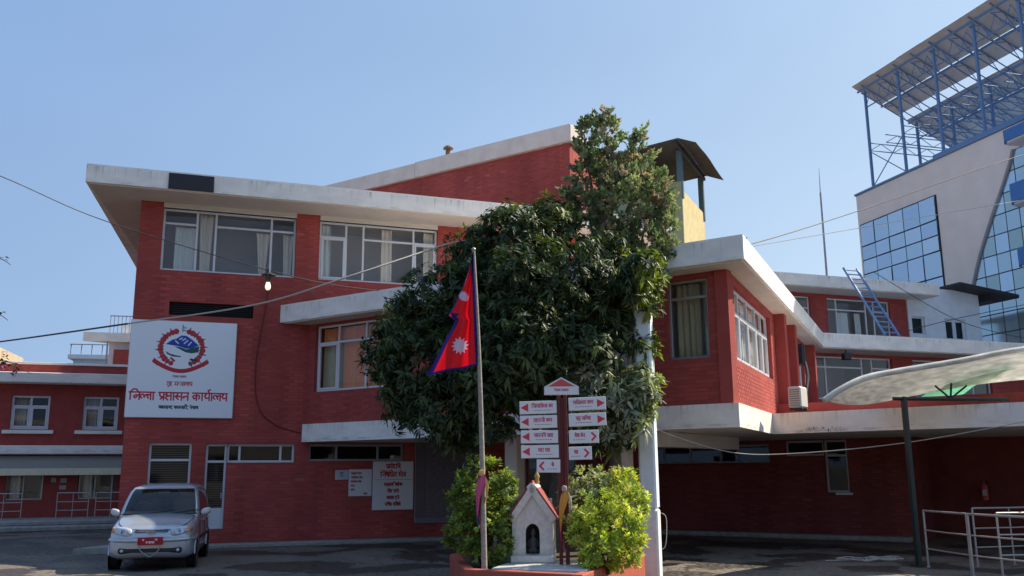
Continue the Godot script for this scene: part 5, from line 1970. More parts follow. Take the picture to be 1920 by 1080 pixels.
# ---------------------------------------------------------------- arched canopy on the right
func vault_canopy() -> void:
	var root := thing("arched_canopy", Transform3D(Basis.IDENTITY, P(7.3, 0, 17.2)), "dusty arched fibre sheet canopy on dark steel posts at right", "canopy")
	var inv := root.transform.affine_inverse()
	var near := [P(5.55, 2.95, 16.25), P(5.9, 3.16, 16.35), P(6.43, 3.38, 16.55), P(7.17, 3.53, 16.82), P(8.58, 3.77, 17.32), P(10.15, 4.06, 17.89), P(12.4, 4.3, 18.7)]
	var far := [P(5.75, 2.96, 16.6), P(6.3, 2.96, 17.4), P(7.2, 3.03, 18.4), P(8.6, 3.28, 19.5), P(10.0, 3.52, 20.0), P(11.5, 3.70, 20.6), P(13.5, 3.86, 21.3)]
	near = strand(near, 5)
	far = strand(far, 5)
	var rows := []
	var vuv := []
	for r in 15:
		var row := []
		var ruv := []
		for k in near.size():
			var f := r / 14.0
			var q: Vector3 = near[k].lerp(far[k], f)
			q.y += 0.012 * sin(f * 44.0) + 0.05 * sin(f * PI)
			row.append(q)
			ruv.append(Vector2(k * 0.24, f * 2.6))
		rows.append(row)
		vuv.append(ruv)
	var b := Mesher.new()
	b.grid(rows, false, vuv)
	var m := plaster(Color(0.40, 0.40, 0.37), Color(0.88, 0.86, 0.80), 71, 3.2, 0.75)
	m.backlight_enabled = true
	m.backlight = Color(0.50, 0.50, 0.47).linear_to_srgb()
	m.cull_mode = BaseMaterial3D.CULL_DISABLED
	obj("fibre_sheet", b, m, root, inv)
	var edge := Mesher.new()
	edge.tube(near, 0.055, -1.0, 8)
	obj("front_rib", edge, m, root, inv)
	# green sheets deeper under the arch
	var green := plaster(Color(0.14, 0.46, 0.30), Color(0.24, 0.60, 0.42), 72, 1.2, 0.6)
	green.backlight_enabled = true
	green.backlight = Color(0.45, 0.7, 0.55).linear_to_srgb()
	green.cull_mode = BaseMaterial3D.CULL_DISABLED
	for k in 2:
		var g := Mesher.new()
		var gr := []
		for r in 7:
			var row := []
			for c in 5:
				var x := 9.25 + k * 0.7 + c * 0.175
				var f := r / 6.0
				row.append(P(x, 3.32 + 0.62 * sin(clampf((x - 8.6) / 4.2, 0, 1) * PI * 0.62) - 0.35 * f * f + 0.01 * sin(r * 3.0), 18.9 + f * 2.6))
			gr.append(row)
		g.grid(gr)
		obj("green_sheet", g, green, root, inv)
	for q in [[7.42, 17.3, 3.07, 0.045], [9.62, 16.6, 3.2, 0.06]]:
		var p := Mesher.new()
		p.box(Vector3(-q[3], 0, -q[3]), Vector3(q[3], q[2], q[3]), 0.008)
		p.box(Vector3(-0.12, 0, -0.12), Vector3(0.12, 0.02, 0.12), 0.004)
		obj("post", p, M.green_steel, root, inv * Transform3D(Basis(Vector3.UP, 0.3), P(q[0], 0, q[1])))
	for q in [[P(7.2, 3.05, 17.25), P(9.75, 3.07, 17.95), 0.035], [P(7.42, 3.07, 17.3), P(9.3, 3.3, 21.0), 0.03], [P(9.62, 3.2, 16.6), P(11.5, 3.3, 20.5), 0.03], [P(9.62, 3.2, 16.6), P(12.5, 3.3, 17.4), 0.04], [P(9.3, 3.12, 20.6), P(12.3, 3.15, 21.6), 0.03]]:
		var t := Mesher.new()
		t.tube([q[0], q[1]], q[2], -1.0, 6)
		obj("beam", t, M.green_steel, root, inv)
	var hub := P(8.45, 3.07, 17.59)
	for q in [P(8.1, 3.3, 17.42), P(8.45, 3.36, 17.5), P(8.8, 3.32, 17.62)]:
		var t := Mesher.new()
		t.tube([hub, q], 0.02, -1.0, 5)
		obj("web", t, M.green_steel, root, inv)


# ---------------------------------------------------------------- writing
func signs() -> void:
	var fb := bearing(-6.35, 23.13, 70.2)
	var t := thing("office_sign", fb * Transform3D(Basis.IDENTITY, Vector3(-3.22, 3.1, 0.012)), "large white office sign with a round red and blue emblem and red lettering", "sign")
	var b := Mesher.new()
	b.box(Vector3.ZERO, Vector3(2.5, 2.4, 0.07), 0.012)
	obj("panel", b, M.sign_edge, t)
	var cv := Canvas.new(640, 614, Color(0.90, 0.915, 0.94))
	var red := Color(0.72, 0.10, 0.17)
	var o := Vector2(308, 172)
	# wreath of rhododendron heads
	for k in 26:
		var g := deg_to_rad(-78.0 + 9.7 * k) + 0.05
		var side := 1.0 if k < 13 else -1.0
		g = deg_to_rad(-72.0 + 11.2 * (k % 13))
		var q := o + Vector2(cos(g) * 128.0 * side, sin(g) * 112.0)
		cv.disc(q, 16.0 + 3.0 * sin(k * 2.0), red)
		cv.disc(q + Vector2(side * 9, -8), 6.0, Color(0.80, 0.25, 0.33))
		if k % 2 == 0:
			var e := q + Vector2(cos(g) * side, sin(g)) * 28.0
			cv.line(q, e, 3.0, Color(0.06, 0.25, 0.20) if k % 4 == 0 else red)
		cv.disc(q - Vector2(cos(g) * 14.0 * side, sin(g) * 12.0), 5.0, Color(0.10, 0.34, 0.26))
	# flag at the crown
	cv.line(o + Vector2(0, -150), o + Vector2(0, -108), 2.5, Color(0.2, 0.2, 0.25))
	cv.poly(PackedVector2Array([o + Vector2(2, -150), o + Vector2(22, -132), o + Vector2(8, -132), o + Vector2(24, -114), o + Vector2(2, -114)]), Color(0.78, 0.8, 0.86))
	cv.line(o + Vector2(2, -132), o + Vector2(22, -132), 2.0, Color(0.2, 0.2, 0.3))
	cv.line(o + Vector2(2, -113), o + Vector2(24, -113), 2.0, Color(0.2, 0.2, 0.3))
	# mountains, hills, plain
	cv.poly(PackedVector2Array([o + Vector2(-98, -22), o + Vector2(-60, -52), o + Vector2(-34, -60), o + Vector2(-6, -82), o + Vector2(26, -80), o + Vector2(58, -58), o + Vector2(104, -20), o + Vector2(60, -2), o + Vector2(30, 4), o + Vector2(-20, -12)]), Color(0.07, 0.22, 0.62))
	for q in [[-40, -46, -22, -30], [20, -62, 4, -50], [34, -50, 14, -30], [56, -40, 40, -20], [0, -66, -14, -56]]:
		cv.line(o + Vector2(q[0], q[1]), o + Vector2(q[2], q[3]), 4.0, Color(0.82, 0.86, 0.93))
	cv.poly(PackedVector2Array([o + Vector2(-46, -10), o + Vector2(-14, -8), o + Vector2(30, 8), o + Vector2(64, -4), o + Vector2(106, -16), o + Vector2(104, 24), o + Vector2(60, 32), o + Vector2(24, 26), o + Vector2(-10, 8)]), Color(0.05, 0.30, 0.30))
	cv.poly(PackedVector2Array([o + Vector2(-96, 22), o + Vector2(-70, 38), o + Vector2(-30, 48), o + Vector2(0, 52), o + Vector2(-6, 58), o + Vector2(-50, 56), o + Vector2(-86, 40)]), Color(0.06, 0.22, 0.20))
	cv.line(o + Vector2(-60, 66), o + Vector2(-40, 84), 6.0, red)
	cv.line(o + Vector2(60, 72), o + Vector2(90, 78), 7.0, Color(0.12, 0.18, 0.2))
	# ribbon
	for k in 40:
		var f0 := k / 40.0
		var f1 := (k + 1) / 40.0
		var a := o + Vector2(lerpf(-158, 158, f0), 88 + 60 * sin(f0 * PI))
		var c := o + Vector2(lerpf(-158, 158, f1), 88 + 60 * sin(f1 * PI))
		cv.line(a, c, 13.0, red)
		if k > 6 and k < 33:
			cv.line(a, c, 4.0, Color(0.82, 0.66, 0.70) if k % 2 == 0 else red)
	for s: float in [-1.0, 1.0]:
		cv.poly(PackedVector2Array([o + Vector2(s * 130, 92), o + Vector2(s * 162, 66), o + Vector2(s * 164, 96), o + Vector2(s * 140, 118)]), red)
	write(cv, "n e p aa l _ s r k aa r", Vector2(306, 356), 12, 1.5, Color(0.55, 0.42, 0.55))
	write(cv, "g R h _ m n/ tr aa l y", Vector2(310, 402), 24, 2.8, Color(0.76, 0.34, 0.40))
	write(cv, "i j ll aa _ pr sh aa s n _ k aa y ref aa l y", Vector2(312, 482), 46, 4.6, Color(0.76, 0.10, 0.20), false, 1.02)
	write(cv, "b b r m h l P _ k aa th m aa d au M P _ n e p aa l", Vector2(312, 551), 17, 2.4, Color(0.20, 0.24, 0.30))
	var p := Mesher.new()
	p.quad_uv(Vector3(0.015, 2.385, 0.073), Vector3(2.485, 2.385, 0.073), Vector3(2.485, 0.015, 0.073), Vector3(0.015, 0.015, 0.073), Vector3(0, 0, 1))
	obj("print", p, printed(cv.texture(), 0.45), t)
	# three notice boards by the strip windows
	var n1 := Canvas.new(128, 84, Color(0.72, 0.72, 0.74))
	write(n1, "s u c n aa", Vector2(64, 24), 12, 1.8, Color(0.25, 0.28, 0.5))
	write(n1, "k s e t", Vector2(64, 52), 10, 1.6, Color(0.5, 0.3, 0.4))
	board(fb * Transform3D(Basis.IDENTITY, Vector3(1.88, 1.58, 0.01)), 0.34, 0.24, 0.02, n1.texture(), M.sign_edge, "smallest white notice board, left of the other two by the strip window", "notice boards on the red wall")
	var n2 := Canvas.new(256, 256, Color(0.85, 0.83, 0.83))
	var lines := ["j n u k aa r i _ g r aa u n", "n aa g i r k t aa _ k aa y", "p aa s p o r t _ s e v aa", "d r t aa", "s m y"]
	for k in lines.size():
		write(n2, lines[k], Vector2(20, 36 + k * 40), 17, 2.4, Color(0.62, 0.2, 0.24), true)
	write(n2, "s u c n aa", Vector2(190, 236), 14, 2.2, Color(0.62, 0.2, 0.24))
	board(fb * Transform3D(Basis.IDENTITY, Vector3(2.23, 1.16, 0.01)), 0.6, 0.68, 0.025, n2.texture(), M.sign_edge, "middle white notice board with small red lines of text on the red wall", "notice boards on the red wall")
	var n3 := Canvas.new(384, 420, Color(0.86, 0.84, 0.83))
	var rd := Color(0.70, 0.13, 0.16)
	write(n3, "pr aa r o T i c", Vector2(192, 40), 34, 4.4, rd)
	write(n3, "i n ss e i dh t _ ksh e tr", Vector2(192, 112), 38, 4.6, rd)
	n3.line(Vector2(10, 158), Vector2(374, 158), 1.4, Color(0.45, 0.4, 0.4))
	var low := ["a n u m t i _ b aa h e k", "bh ii d _ g r n e", "j m m aa _ h u n e", "n i ss e dh _ g i r e k o"]
	for k in 4:
		write(n3, low[k], Vector2(192, 200 + k * 58), 24, 3.6, Color(0.62, 0.10, 0.14))
	board(fb * Transform3D(Basis.IDENTITY, Vector3(2.85, 0.80, 0.012)), 1.08, 1.24, 0.035, n3.texture(), M.sign_edge, "largest white notice board with big red text right of the middle board", "notice boards on the red wall")
	# the long list of services
	var n4 := Canvas.new(512, 820, Color(0.42, 0.37, 0.37))
	for k in 36:
		var y := 34 + k * 21
		n4.line(Vector2(6, y + 10), Vector2(506, y + 10), 0.8, Color(0.28, 0.24, 0.25))
		var x := 80.0
		while x < 480.0:
			var w := rng.randf_range(10, 46)
			n4.line(Vector2(x, y), Vector2(minf(x + w, 490), y), 2.4, Color(0.52, 0.48, 0.48))
			x += w + rng.randf_range(7, 40)
	for x in [70, 210, 330, 430]:
		n4.line(Vector2(x, 6), Vector2(x, 760), 1.0, Color(0.28, 0.24, 0.25))
	n4.poly(PackedVector2Array([Vector2(0, 775), Vector2(512, 775), Vector2(512, 820), Vector2(0, 820)]), Color(0.45, 0.44, 0.50))
	board(fb * Transform3D(Basis.IDENTITY, Vector3(3.97, 0.45, 0.015)), 1.9, 2.05, 0.05, n4.texture(), paint(Color(0.3, 0.28, 0.28), 0.6), "big grey brown list board with rows of faint text behind the left shrub")
	var n5 := Canvas.new(192, 64, Color(0.40, 0.10, 0.13))
	write(n5, "k aa y ref aa l y", Vector2(96, 32), 22, 3.0, Color(0.66, 0.45, 0.48))
	board(bearing(1.72, 23.2, 124.0, 1.98), 0.8, 0.25, 0.02, n5.texture(), M.maroon, "small dark red name board under the overhang behind the signpost")


func flag() -> void:
	var pole := thing("flagpole", Transform3D(Basis.from_scale(Vector3.ONE * 0.93), P(-0.415, 0.43, 12.6)), "slim weathered wooden flagpole standing in the planter", "flagpole")
	var b := Mesher.new()
	b.tube(strand([Vector3(0.02, 0, 0), Vector3(-0.01, 1.6, 0), Vector3(-0.06, 3.2, 0), Vector3(-0.14, 4.75, 0)]), 0.045, 0.026, 10)
	obj("pole", b, plaster(Color(0.26, 0.23, 0.19), Color(0.42, 0.38, 0.32), 81, 0.5, 0.8), pole)
	var cap := Mesher.new()
	cap.lathe([Vector2(0, 0.05), Vector2(0.03, 0.03), Vector2(0.035, 0.0), Vector2(0.0, -0.01)], 10, Transform3D(Basis.IDENTITY, Vector3(-0.14, 4.76, 0)))
	obj("finial", cap, M.galvanised, pole)
	# cloth, hanging from the hoist; x = 0 at the pole, left is the fly
	var prof := [[0.0, -0.01], [0.12, -0.035], [0.30, -0.08], [0.55, -0.17], [0.78, -0.275], [0.93, -0.355], [1.0, -0.385], [1.04, -0.36], [1.08, -0.30], [1.14, -0.325], [1.28, -0.42], [1.5, -0.56], [1.68, -0.67], [1.80, -0.74]]
	var rows := []
	var uvs := []
	for r in 46:
		var y := 1.80 * r / 45.0
		var l := 0.0
		for k in prof.size() - 1:
			if y >= prof[k][0] and y <= prof[k + 1][0]:
				l = lerpf(prof[k][1], prof[k + 1][1], (y - prof[k][0]) / (prof[k + 1][0] - prof[k][0]))
		var row := []
		var ruv := []
		for c in 25:
			var f := c / 24.0
			var x := l * f * 1.07
			# the lower hem hangs lower towards the fly
			var sag := (0.16 * f - 0.02) * smoothstep(1.0, 1.8, y)
			var z := 0.055 * sin(f * 9.0 + y * 1.3) * smoothstep(0.0, 0.3, f) * smoothstep(0.0, 0.6, y) + 0.10 * f * sin(y * 1.1) + 0.02 * sin(f * 21.0 + y * 2.0)
			row.append(Vector3(x - 0.075 * y / 1.8 * -1.0, -y - sag, z))
			ruv.append(Vector2(-x / 0.8, y / 1.85))
		rows.append(row)
		uvs.append(ruv)
	var cv := Canvas.new(320, 740, Color(0.92, 0.07, 0.14))
	# uv: u = distance from the hoist / 0.8, v = height / 1.85
	var blue := Color(0.14, 0.10, 0.42)
	for y in 740:
		var yy := y / 740.0 * 1.85
		var l := -0.74
		for k in prof.size() - 1:
			if yy >= prof[k][0] and yy <= prof[k + 1][0]:
				l = lerpf(prof[k][1], prof[k + 1][1], (yy - prof[k][0]) / (prof[k + 1][0] - prof[k][0]))
		for x in 320:
			var xx := x / 320.0 * 0.8
			if xx < 0.04 or (yy > 1.06 and xx > -l - 0.045) or (yy <= 1.0 and xx > -l - 0.012) or yy > 1.765:
				cv.im.set_pixel(x, y, blue)
	cv.poly(PackedVector2Array([Vector2(154, 396), Vector2(100, 396), Vector2(116, 416), Vector2(120, 440), Vector2(154, 450)]), blue)
	var white := Color(0.84, 0.78, 0.86)
	# moon with rays, sun with twelve points
	cv.disc(Vector2(72, 290), 27.0, white)
	for k in 9:
		var g := deg_to_rad(-170.0 + 20.0 * k)
		cv.poly(PackedVector2Array([Vector2(72, 290) + Vector2(cos(g - 0.15), sin(g - 0.15)) * 25.0, Vector2(72, 290) + Vector2(cos(g), sin(g)) * 36.0, Vector2(72, 290) + Vector2(cos(g + 0.15), sin(g + 0.15)) * 25.0]), white)
	cv.disc(Vector2(104, 580), 36.0, white)
	for k in 12:
		var g := TAU * k / 12.0
		cv.poly(PackedVector2Array([Vector2(104, 580) + Vector2(cos(g - 0.24), sin(g - 0.24)) * 33.0, Vector2(104, 580) + Vector2(cos(g), sin(g)) * 53.0, Vector2(104, 580) + Vector2(cos(g + 0.24), sin(g + 0.24)) * 33.0]), white)
	var fm := printed(cv.texture(), 0.8)
	fm.cull_mode = BaseMaterial3D.CULL_DISABLED
	fm.backlight_enabled = true
	fm.backlight = Color(0.7, 0.5, 0.5).linear_to_srgb()
	var cloth := thing("national_flag", Transform3D(Basis.from_scale(Vector3.ONE * 0.915), P(-0.545, 4.83, 12.57)), "limp crimson double pennant flag with blue border, white moon and sun", "flag")
	var fbm := Mesher.new()
	fbm.grid(rows, false, uvs)
	obj("cloth", fbm, fm, cloth)
	# rolled cloths tied to the two poles
	rag(P(-0.435, 1.72, 12.58), "faded pink and blue cloth tied round the flagpole", [Color(0.70, 0.40, 0.14), Color(0.62, 0.10, 0.22), Color(0.08, 0.08, 0.30), Color(0.55, 0.06, 0.12)])
	rag(P(0.695, 1.50, 12.75), "red and yellow cloth tied round the signpost", [Color(0.45, 0.38, 0.32), Color(0.66, 0.30, 0.06), Color(0.55, 0.05, 0.12), Color(0.20, 0.05, 0.10)])


func rag(at: Vector3, label: String, cols: Array) -> void:
	var t := thing("tied_cloth", Transform3D(Basis.from_scale(Vector3(0.62, 0.85, 0.62)), at), label, "cloth")
	for k in 4:
		var b := Mesher.new()
		var rows := []
		var a0 := k * 1.5 + 0.4
		for r in 9:
			var f := r / 8.0
			var row := []
			for c in 7:
				var g := c / 6.0
				var rad := 0.05 + 0.085 * sin(minf(1.0, f * 1.25) * PI) * (0.6 + 0.4 * sin(k * 2.3)) + 0.018 * sin(g * 11.0 + f * 5.0 + k)
				var a := a0 + (g - 0.5) * (1.9 - 1.3 * f) + 0.9 * f * sin(k * 1.7)
				var sway := 0.05 * sin(f * 3.2 + k * 1.3)
				row.append(Vector3(cos(a) * rad + sway, -f * (0.50 + 0.14 * k) + 0.07 * g * sin(f * 6.0), sin(a) * rad))
			rows.append(row)
		b.grid(rows)
		var m := paint(cols[k], 0.85)
		m.cull_mode = BaseMaterial3D.CULL_DISABLED
		obj("fold", b, m, t)
	var kn := Mesher.new()
	kn.grid(lens_rows(Vector3(0, 0.02, 0.05), Vector3(0.06, 0.05, 0.04), 0.0))
	obj("knot", kn, paint(cols[0], 0.85), t)


func shrine() -> void:
	var f := Transform3D(Basis(Vector3.UP, -0.12).scaled(Vector3(0.80, 0.95, 0.85)), P(0.29, 0.512, 13.35))
	var t := thing("shrine", f, "small white shrine with a red edged gable roof and arched niche", "shrine")
	var white := plaster(Color(0.56, 0.54, 0.50), Color(0.76, 0.73, 0.68), 91, 0.8, 0.85)
	var red := paint(Color(0.26, 0.03, 0.03), 0.6)
	# front with an arched niche
	var arch := PackedVector2Array([Vector2(-0.125, 0.12), Vector2(-0.125, 0.42)])
	for k in range(1, 8):
		var g := PI - PI * k / 8.0
		arch.append(Vector2(cos(g) * 0.125, 0.42 + 0.13 * sin(g)))
	arch.append_array([Vector2(0.125, 0.42), Vector2(0.125, 0.12)])
	var b := Mesher.new()
	# wall around the niche
	var outline := PackedVector2Array([Vector2(-0.36, 0.0), Vector2(-0.36, 0.68), Vector2(0.0, 1.08), Vector2(0.36, 0.68), Vector2(0.36, 0.0), Vector2(0.125, 0.0), Vector2(0.125, 0.12), Vector2(0.125, 0.42)])
	for k in range(7, 0, -1):
		var g := PI - PI * k / 8.0
		outline.append(Vector2(cos(g) * 0.125, 0.42 + 0.13 * sin(g)))
	outline.append_array([Vector2(-0.125, 0.42), Vector2(-0.125, 0.0)])
	b.face_poly(outline, 0.3, 0.08)
	b.box(Vector3(-0.36, 0, -0.36), Vector3(-0.30, 0.68, 0.22))
	b.box(Vector3(0.30, 0, -0.36), Vector3(0.36, 0.68, 0.22))
	b.box(Vector3(-0.30, 0, -0.36), Vector3(0.30, 0.9, -0.32))
	b.box(Vector3(-0.30, 0, -0.32), Vector3(0.30, 0.12, 0.22))
	obj("wall", b, white, t)
	var ni := Mesher.new()
	ni.face_poly(arch, 0.08, 0.02)
	obj("niche", ni, paint(Color(0.05, 0.045, 0.045), 0.8), t)
	# gable boards: white barge boards with a red top
	for s: float in [-1.0, 1.0]:
		var slope := Transform3D(Basis(Vector3(0, 0, 1), -s * 0.87), Vector3(0, 1.16, 0))
		var w := Mesher.new()
		w.box(Vector3(0.0, -0.13, -0.4), Vector3(s * 0.68, -0.02, 0.36), 0.01, slope)
		var barge := obj("barge_board", w, white, t)
		var r := Mesher.new()
		r.box(Vector3(s * -0.01, -0.019, -0.42), Vector3(s * 0.70, 0.012, 0.345), 0.006, slope)
		obj("roof_edge", r, red, barge)
	var fin := Mesher.new()
	fin.lathe([Vector2(0.05, 1.13), Vector2(0.035, 1.2), Vector2(0.055, 1.23), Vector2(0.02, 1.29), Vector2(0.0, 1.34)], 12, Transform3D(Basis.IDENTITY, Vector3(0.06, 0, 0)))
	obj("finial", fin, paint(Color(0.42, 0.30, 0.10), 0.4, 0.5), t)
	var st := Mesher.new()
	st.box(Vector3(-0.42, -0.06, 0.22), Vector3(0.42, 0.0, 0.5), 0.012)
	st.box(Vector3(-0.38, 0.0, 0.301), Vector3(0.38, 0.10, 0.40), 0.012)
	obj("step", st, white, t)
	# side wall with a small dark picture
	var sw := Mesher.new()
	sw.box(Vector3(-0.72, 0.0, 0.05), Vector3(-0.37, 0.62, 0.16), 0.01)
	obj("side_pier", sw, white, t)
	var pc := Mesher.new()
	pc.box(Vector3(-0.62, 0.30, 0.161), Vector3(-0.44, 0.58, 0.175), 0.004)
	obj("picture", pc, paint(Color(0.16, 0.03, 0.025), 0.4), t)
	var d := thing("stone_deity", f * Transform3D(Basis.IDENTITY, Vector3(0, 0.12, 0.19)), "small dark stone figure seated inside the shrine niche", "statue")
	var fig := Mesher.new()
	fig.lathe([Vector2(0.0, 0.0), Vector2(0.105, 0.0), Vector2(0.11, 0.05), Vector2(0.075, 0.09), Vector2(0.065, 0.16), Vector2(0.075, 0.2), Vector2(0.03, 0.235), Vector2(0.03, 0.25), Vector2(0.048, 0.275), Vector2(0.05, 0.31), Vector2(0.03, 0.345), Vector2(0.0, 0.37)], 16, Transform3D(Basis.from_scale(Vector3(1, 1, 0.6)), Vector3.ZERO))
	for s: float in [-1.0, 1.0]:
		fig.tube([Vector3(s * 0.07, 0.19, 0.0), Vector3(s * 0.095, 0.12, 0.02), Vector3(s * 0.04, 0.09, 0.055)], 0.018, 0.014, 6)
		fig.tube([Vector3(s * 0.02, 0.04, 0.03), Vector3(s * 0.10, 0.035, 0.05), Vector3(s * 0.02, 0.02, 0.075)], 0.028, 0.02, 6)
	obj("figure", fig, paint(Color(0.035, 0.033, 0.035), 0.45), d)


func signpost() -> void:
	var f := Transform3D(Basis(Vector3.UP, -0.05).scaled(Vector3.ONE * 0.92), P(0.685, 0.365, 12.8))
	var t := thing("signpost", f, "dark red direction post with nine white arrow boards and a gabled cap board", "signpost")
	var b := Mesher.new()
	b.box(Vector3(-0.075, 0.05, -0.03), Vector3(-0.02, 2.65, 0.03), 0.006)
	b.box(Vector3(0.02, 0, -0.03), Vector3(0.08, 2.65, 0.03), 0.006)
	b.box(Vector3(-0.02, 0.6, -0.02), Vector3(0.02, 2.6, 0.01), 0.003)
	obj("post", b, M.maroon, t)
	var words := ["i n aa g r i k t aa _ k aa", "r aa h d aa n ii _ k ksh", "s th aa n i y _ pr sh aa", "m ud d aa _ sh aa kh aa", "l e kh aa", "a i dh k r m _ k ksh", "pr m u kh _ j i ll aa", "s e v aa _ k e n", "d r t aa"]
	var bgc := Color(0.87, 0.86, 0.86)
	var red := Color(0.80, 0.24, 0.30)
	# [centre x, width, y, left?, chevron?]
	var spec := [[-0.36, 0.565, 2.46, true, false], [-0.355, 0.565, 2.245, true, false], [-0.345, 0.565, 2.02, true, false], [-0.34, 0.57, 1.80, true, false], [-0.215, 0.355, 1.585, true, true], [0.385, 0.565, 2.51, false, false], [0.385, 0.565, 2.27, false, false], [0.325, 0.45, 2.015, false, true], [0.265, 0.345, 1.77, false, true]]
	for k in 9:
		var s: Array = spec[k]
		var w: float = s[1]
		var h := 0.195
		var pw := int(w / 0.565 * 288)
		var cv := Canvas.new(pw, 100, bgc)
		var ax := 38.0 if s[3] else pw - 38.0
		var dir := -1.0 if s[3] else 1.0
		if s[4]:
			cv.line(Vector2(ax - dir * 12, 22), Vector2(ax + dir * 14, 50), 8.0, red)
			cv.line(Vector2(ax + dir * 14, 50), Vector2(ax - dir * 12, 78), 8.0, red)
		else:
			cv.poly(PackedVector2Array([Vector2(ax + dir * 34, 50), Vector2(ax - dir * 28, 16), Vector2(ax - dir * 28, 84)]), red)
		var cx := (pw + 60) * 0.5 if s[3] else (pw - 70) * 0.5
		var wide := clampf((pw - 90.0) / 200.0, 0.35, 0.85)
		write(cv, words[k], Vector2(cx + 4, 38), 26, 3.2, Color(0.74, 0.36, 0.44), false, wide)
		var x := cx - pw * 0.2
		while x < cx + pw * 0.2:
			cv.line(Vector2(x, 74), Vector2(x + 9, 74), 2.6, Color(0.52, 0.45, 0.5))
			x += 19.0
		var board_b := Mesher.new()
		board_b.box(Vector3(-w * 0.5, -h * 0.5, 0), Vector3(w * 0.5, h * 0.5, 0.022), 0.005)
		var tilt := Transform3D(Basis(Vector3(0, 0, 1), [0.02, 0.015, 0.0, 0.01, -0.01, 0.035, 0.03, 0.02, 0.02][k]), Vector3(s[0], s[2], 0.032))
		var pl := obj("arrow_board", board_b, M.sign_edge, t, tilt)
		var pr := Mesher.new()
		pr.quad_uv(Vector3(-w * 0.49, h * 0.47, 0.025), Vector3(w * 0.49, h * 0.47, 0.025), Vector3(w * 0.49, -h * 0.47, 0.025), Vector3(-w * 0.49, -h * 0.47, 0.025), Vector3(0, 0, 1))
		obj("print", pr, printed(cv.texture()), pl)
	var cap := Mesher.new()
	cap.face_poly(PackedVector2Array([Vector2(-0.265, 2.645), Vector2(0.265, 2.645), Vector2(0.265, 2.77), Vector2(0.0, 2.915), Vector2(-0.265, 2.77)]), 0.062, 0.025)
	var cp := obj("cap_board", cap, M.sign_edge, t)
	var tri := Mesher.new()
	tri.face_poly(PackedVector2Array([Vector2(-0.2, 2.775), Vector2(0.2, 2.775), Vector2(0.0, 2.89)]), 0.065, 0.002)
	obj("red_gable", tri, paint(Color(0.58, 0.08, 0.06), 0.5), cp)
	var cc := Canvas.new(256, 56, bgc)
	write(cc, "n e p aa l _ s r k aa r", Vector2(128, 24), 16, 2.2, Color(0.68, 0.42, 0.52))
	var pr2 := Mesher.new()
	pr2.quad_uv(Vector3(-0.255, 2.768, 0.0655), Vector3(0.255, 2.768, 0.0655), Vector3(0.255, 2.652, 0.0655), Vector3(-0.255, 2.652, 0.0655), Vector3(0, 0, 1))
	obj("print", pr2, printed(cc.texture()), cp)


# ---------------------------------------------------------------- barriers, cables, odds and ends
func barrier(a: Vector3, c: Vector3, h: float, mids: int, label: String, group: String, rails := [1.0, 0.66, 0.34]) -> void:
	var t := thing("queue_barrier", Transform3D(Basis.IDENTITY, a), label, "barrier", group)
	var d := c - a
	for k in mids + 2:
		var q := d * (float(k) / (mids + 1))
		var p := Mesher.new()
		var r := 0.019 if k == 0 or k == mids + 1 else 0.015
		p.tube([q + Vector3(0, 0.0, 0), q + Vector3(0, h - 0.02, 0)], r, -1.0, 8)
		p.tube([q, q + Vector3(0, 0.012, 0)], r * 2.2, -1.0, 8)
		obj("post", p, M.galvanised, t)
	for y in rails:
		var p := Mesher.new()
		p.tube([Vector3(0, h * y - 0.024, 0), d * 0.5 + Vector3(0, h * y - 0.028, 0), d + Vector3(0, h * y - 0.024, 0)], 0.019 if y == 1.0 else 0.015, -1.0, 8)
		obj("rail", p, M.galvanised, t)


func barriers() -> void:
	barrier(P(7.50, 0, 17.1), P(7.62, 0, 15.75), 1.02, 0, "galvanised queue barrier with three rails, leftmost on the right side", "queue barriers on the right")
	barrier(P(8.42, 0, 17.15), P(10.0, 0, 17.6), 1.05, 1, "galvanised queue barrier behind the front right one", "queue barriers on the right")
	barrier(P(8.08, 0, 15.65), P(9.9, 0, 15.9), 1.03, 1, "galvanised queue barrier nearest the right edge of view", "queue barriers on the right")
	barrier(P(7.62, 0, 15.7), P(8.05, 0, 14.4), 1.02, 0, "galvanised queue barrier running towards the viewer at the right", "queue barriers on the right")
	var fl := bearing(-16.25, 33.0, 70.2)
	barrier(fl * Vector3(-1.95, 0.3, 1.5), fl * Vector3(-0.85, 0.3, 1.5), 0.88, 1, "pale railing section at far left under the awning", "railings in front of the side wing")
	barrier(fl * Vector3(0.22, 0.3, 1.5), fl * Vector3(1.2, 0.3, 1.5), 0.88, 1, "pale railing section between the two windows under the awning", "railings in front of the side wing")
	barrier(fl * Vector3(1.45, 0.3, 1.8), fl * Vector3(2.4, 0.3, 1.8), 0.88, 1, "pale railing section half hidden by the silver car", "railings in front of the side wing")


func cable(pts: Array, r: float, mat: Material, label: String, called := "cable") -> void:
	var o: Vector3 = pts[0]
	var rel := []
	for p in pts:
		rel.append(p - o)
	var b := Mesher.new()
	b.tube(strand(rel, 12), r, -1.0, 6)
	tag(obj(called, b, mat, null, Transform3D(Basis.IDENTITY, o)), label, "cable")


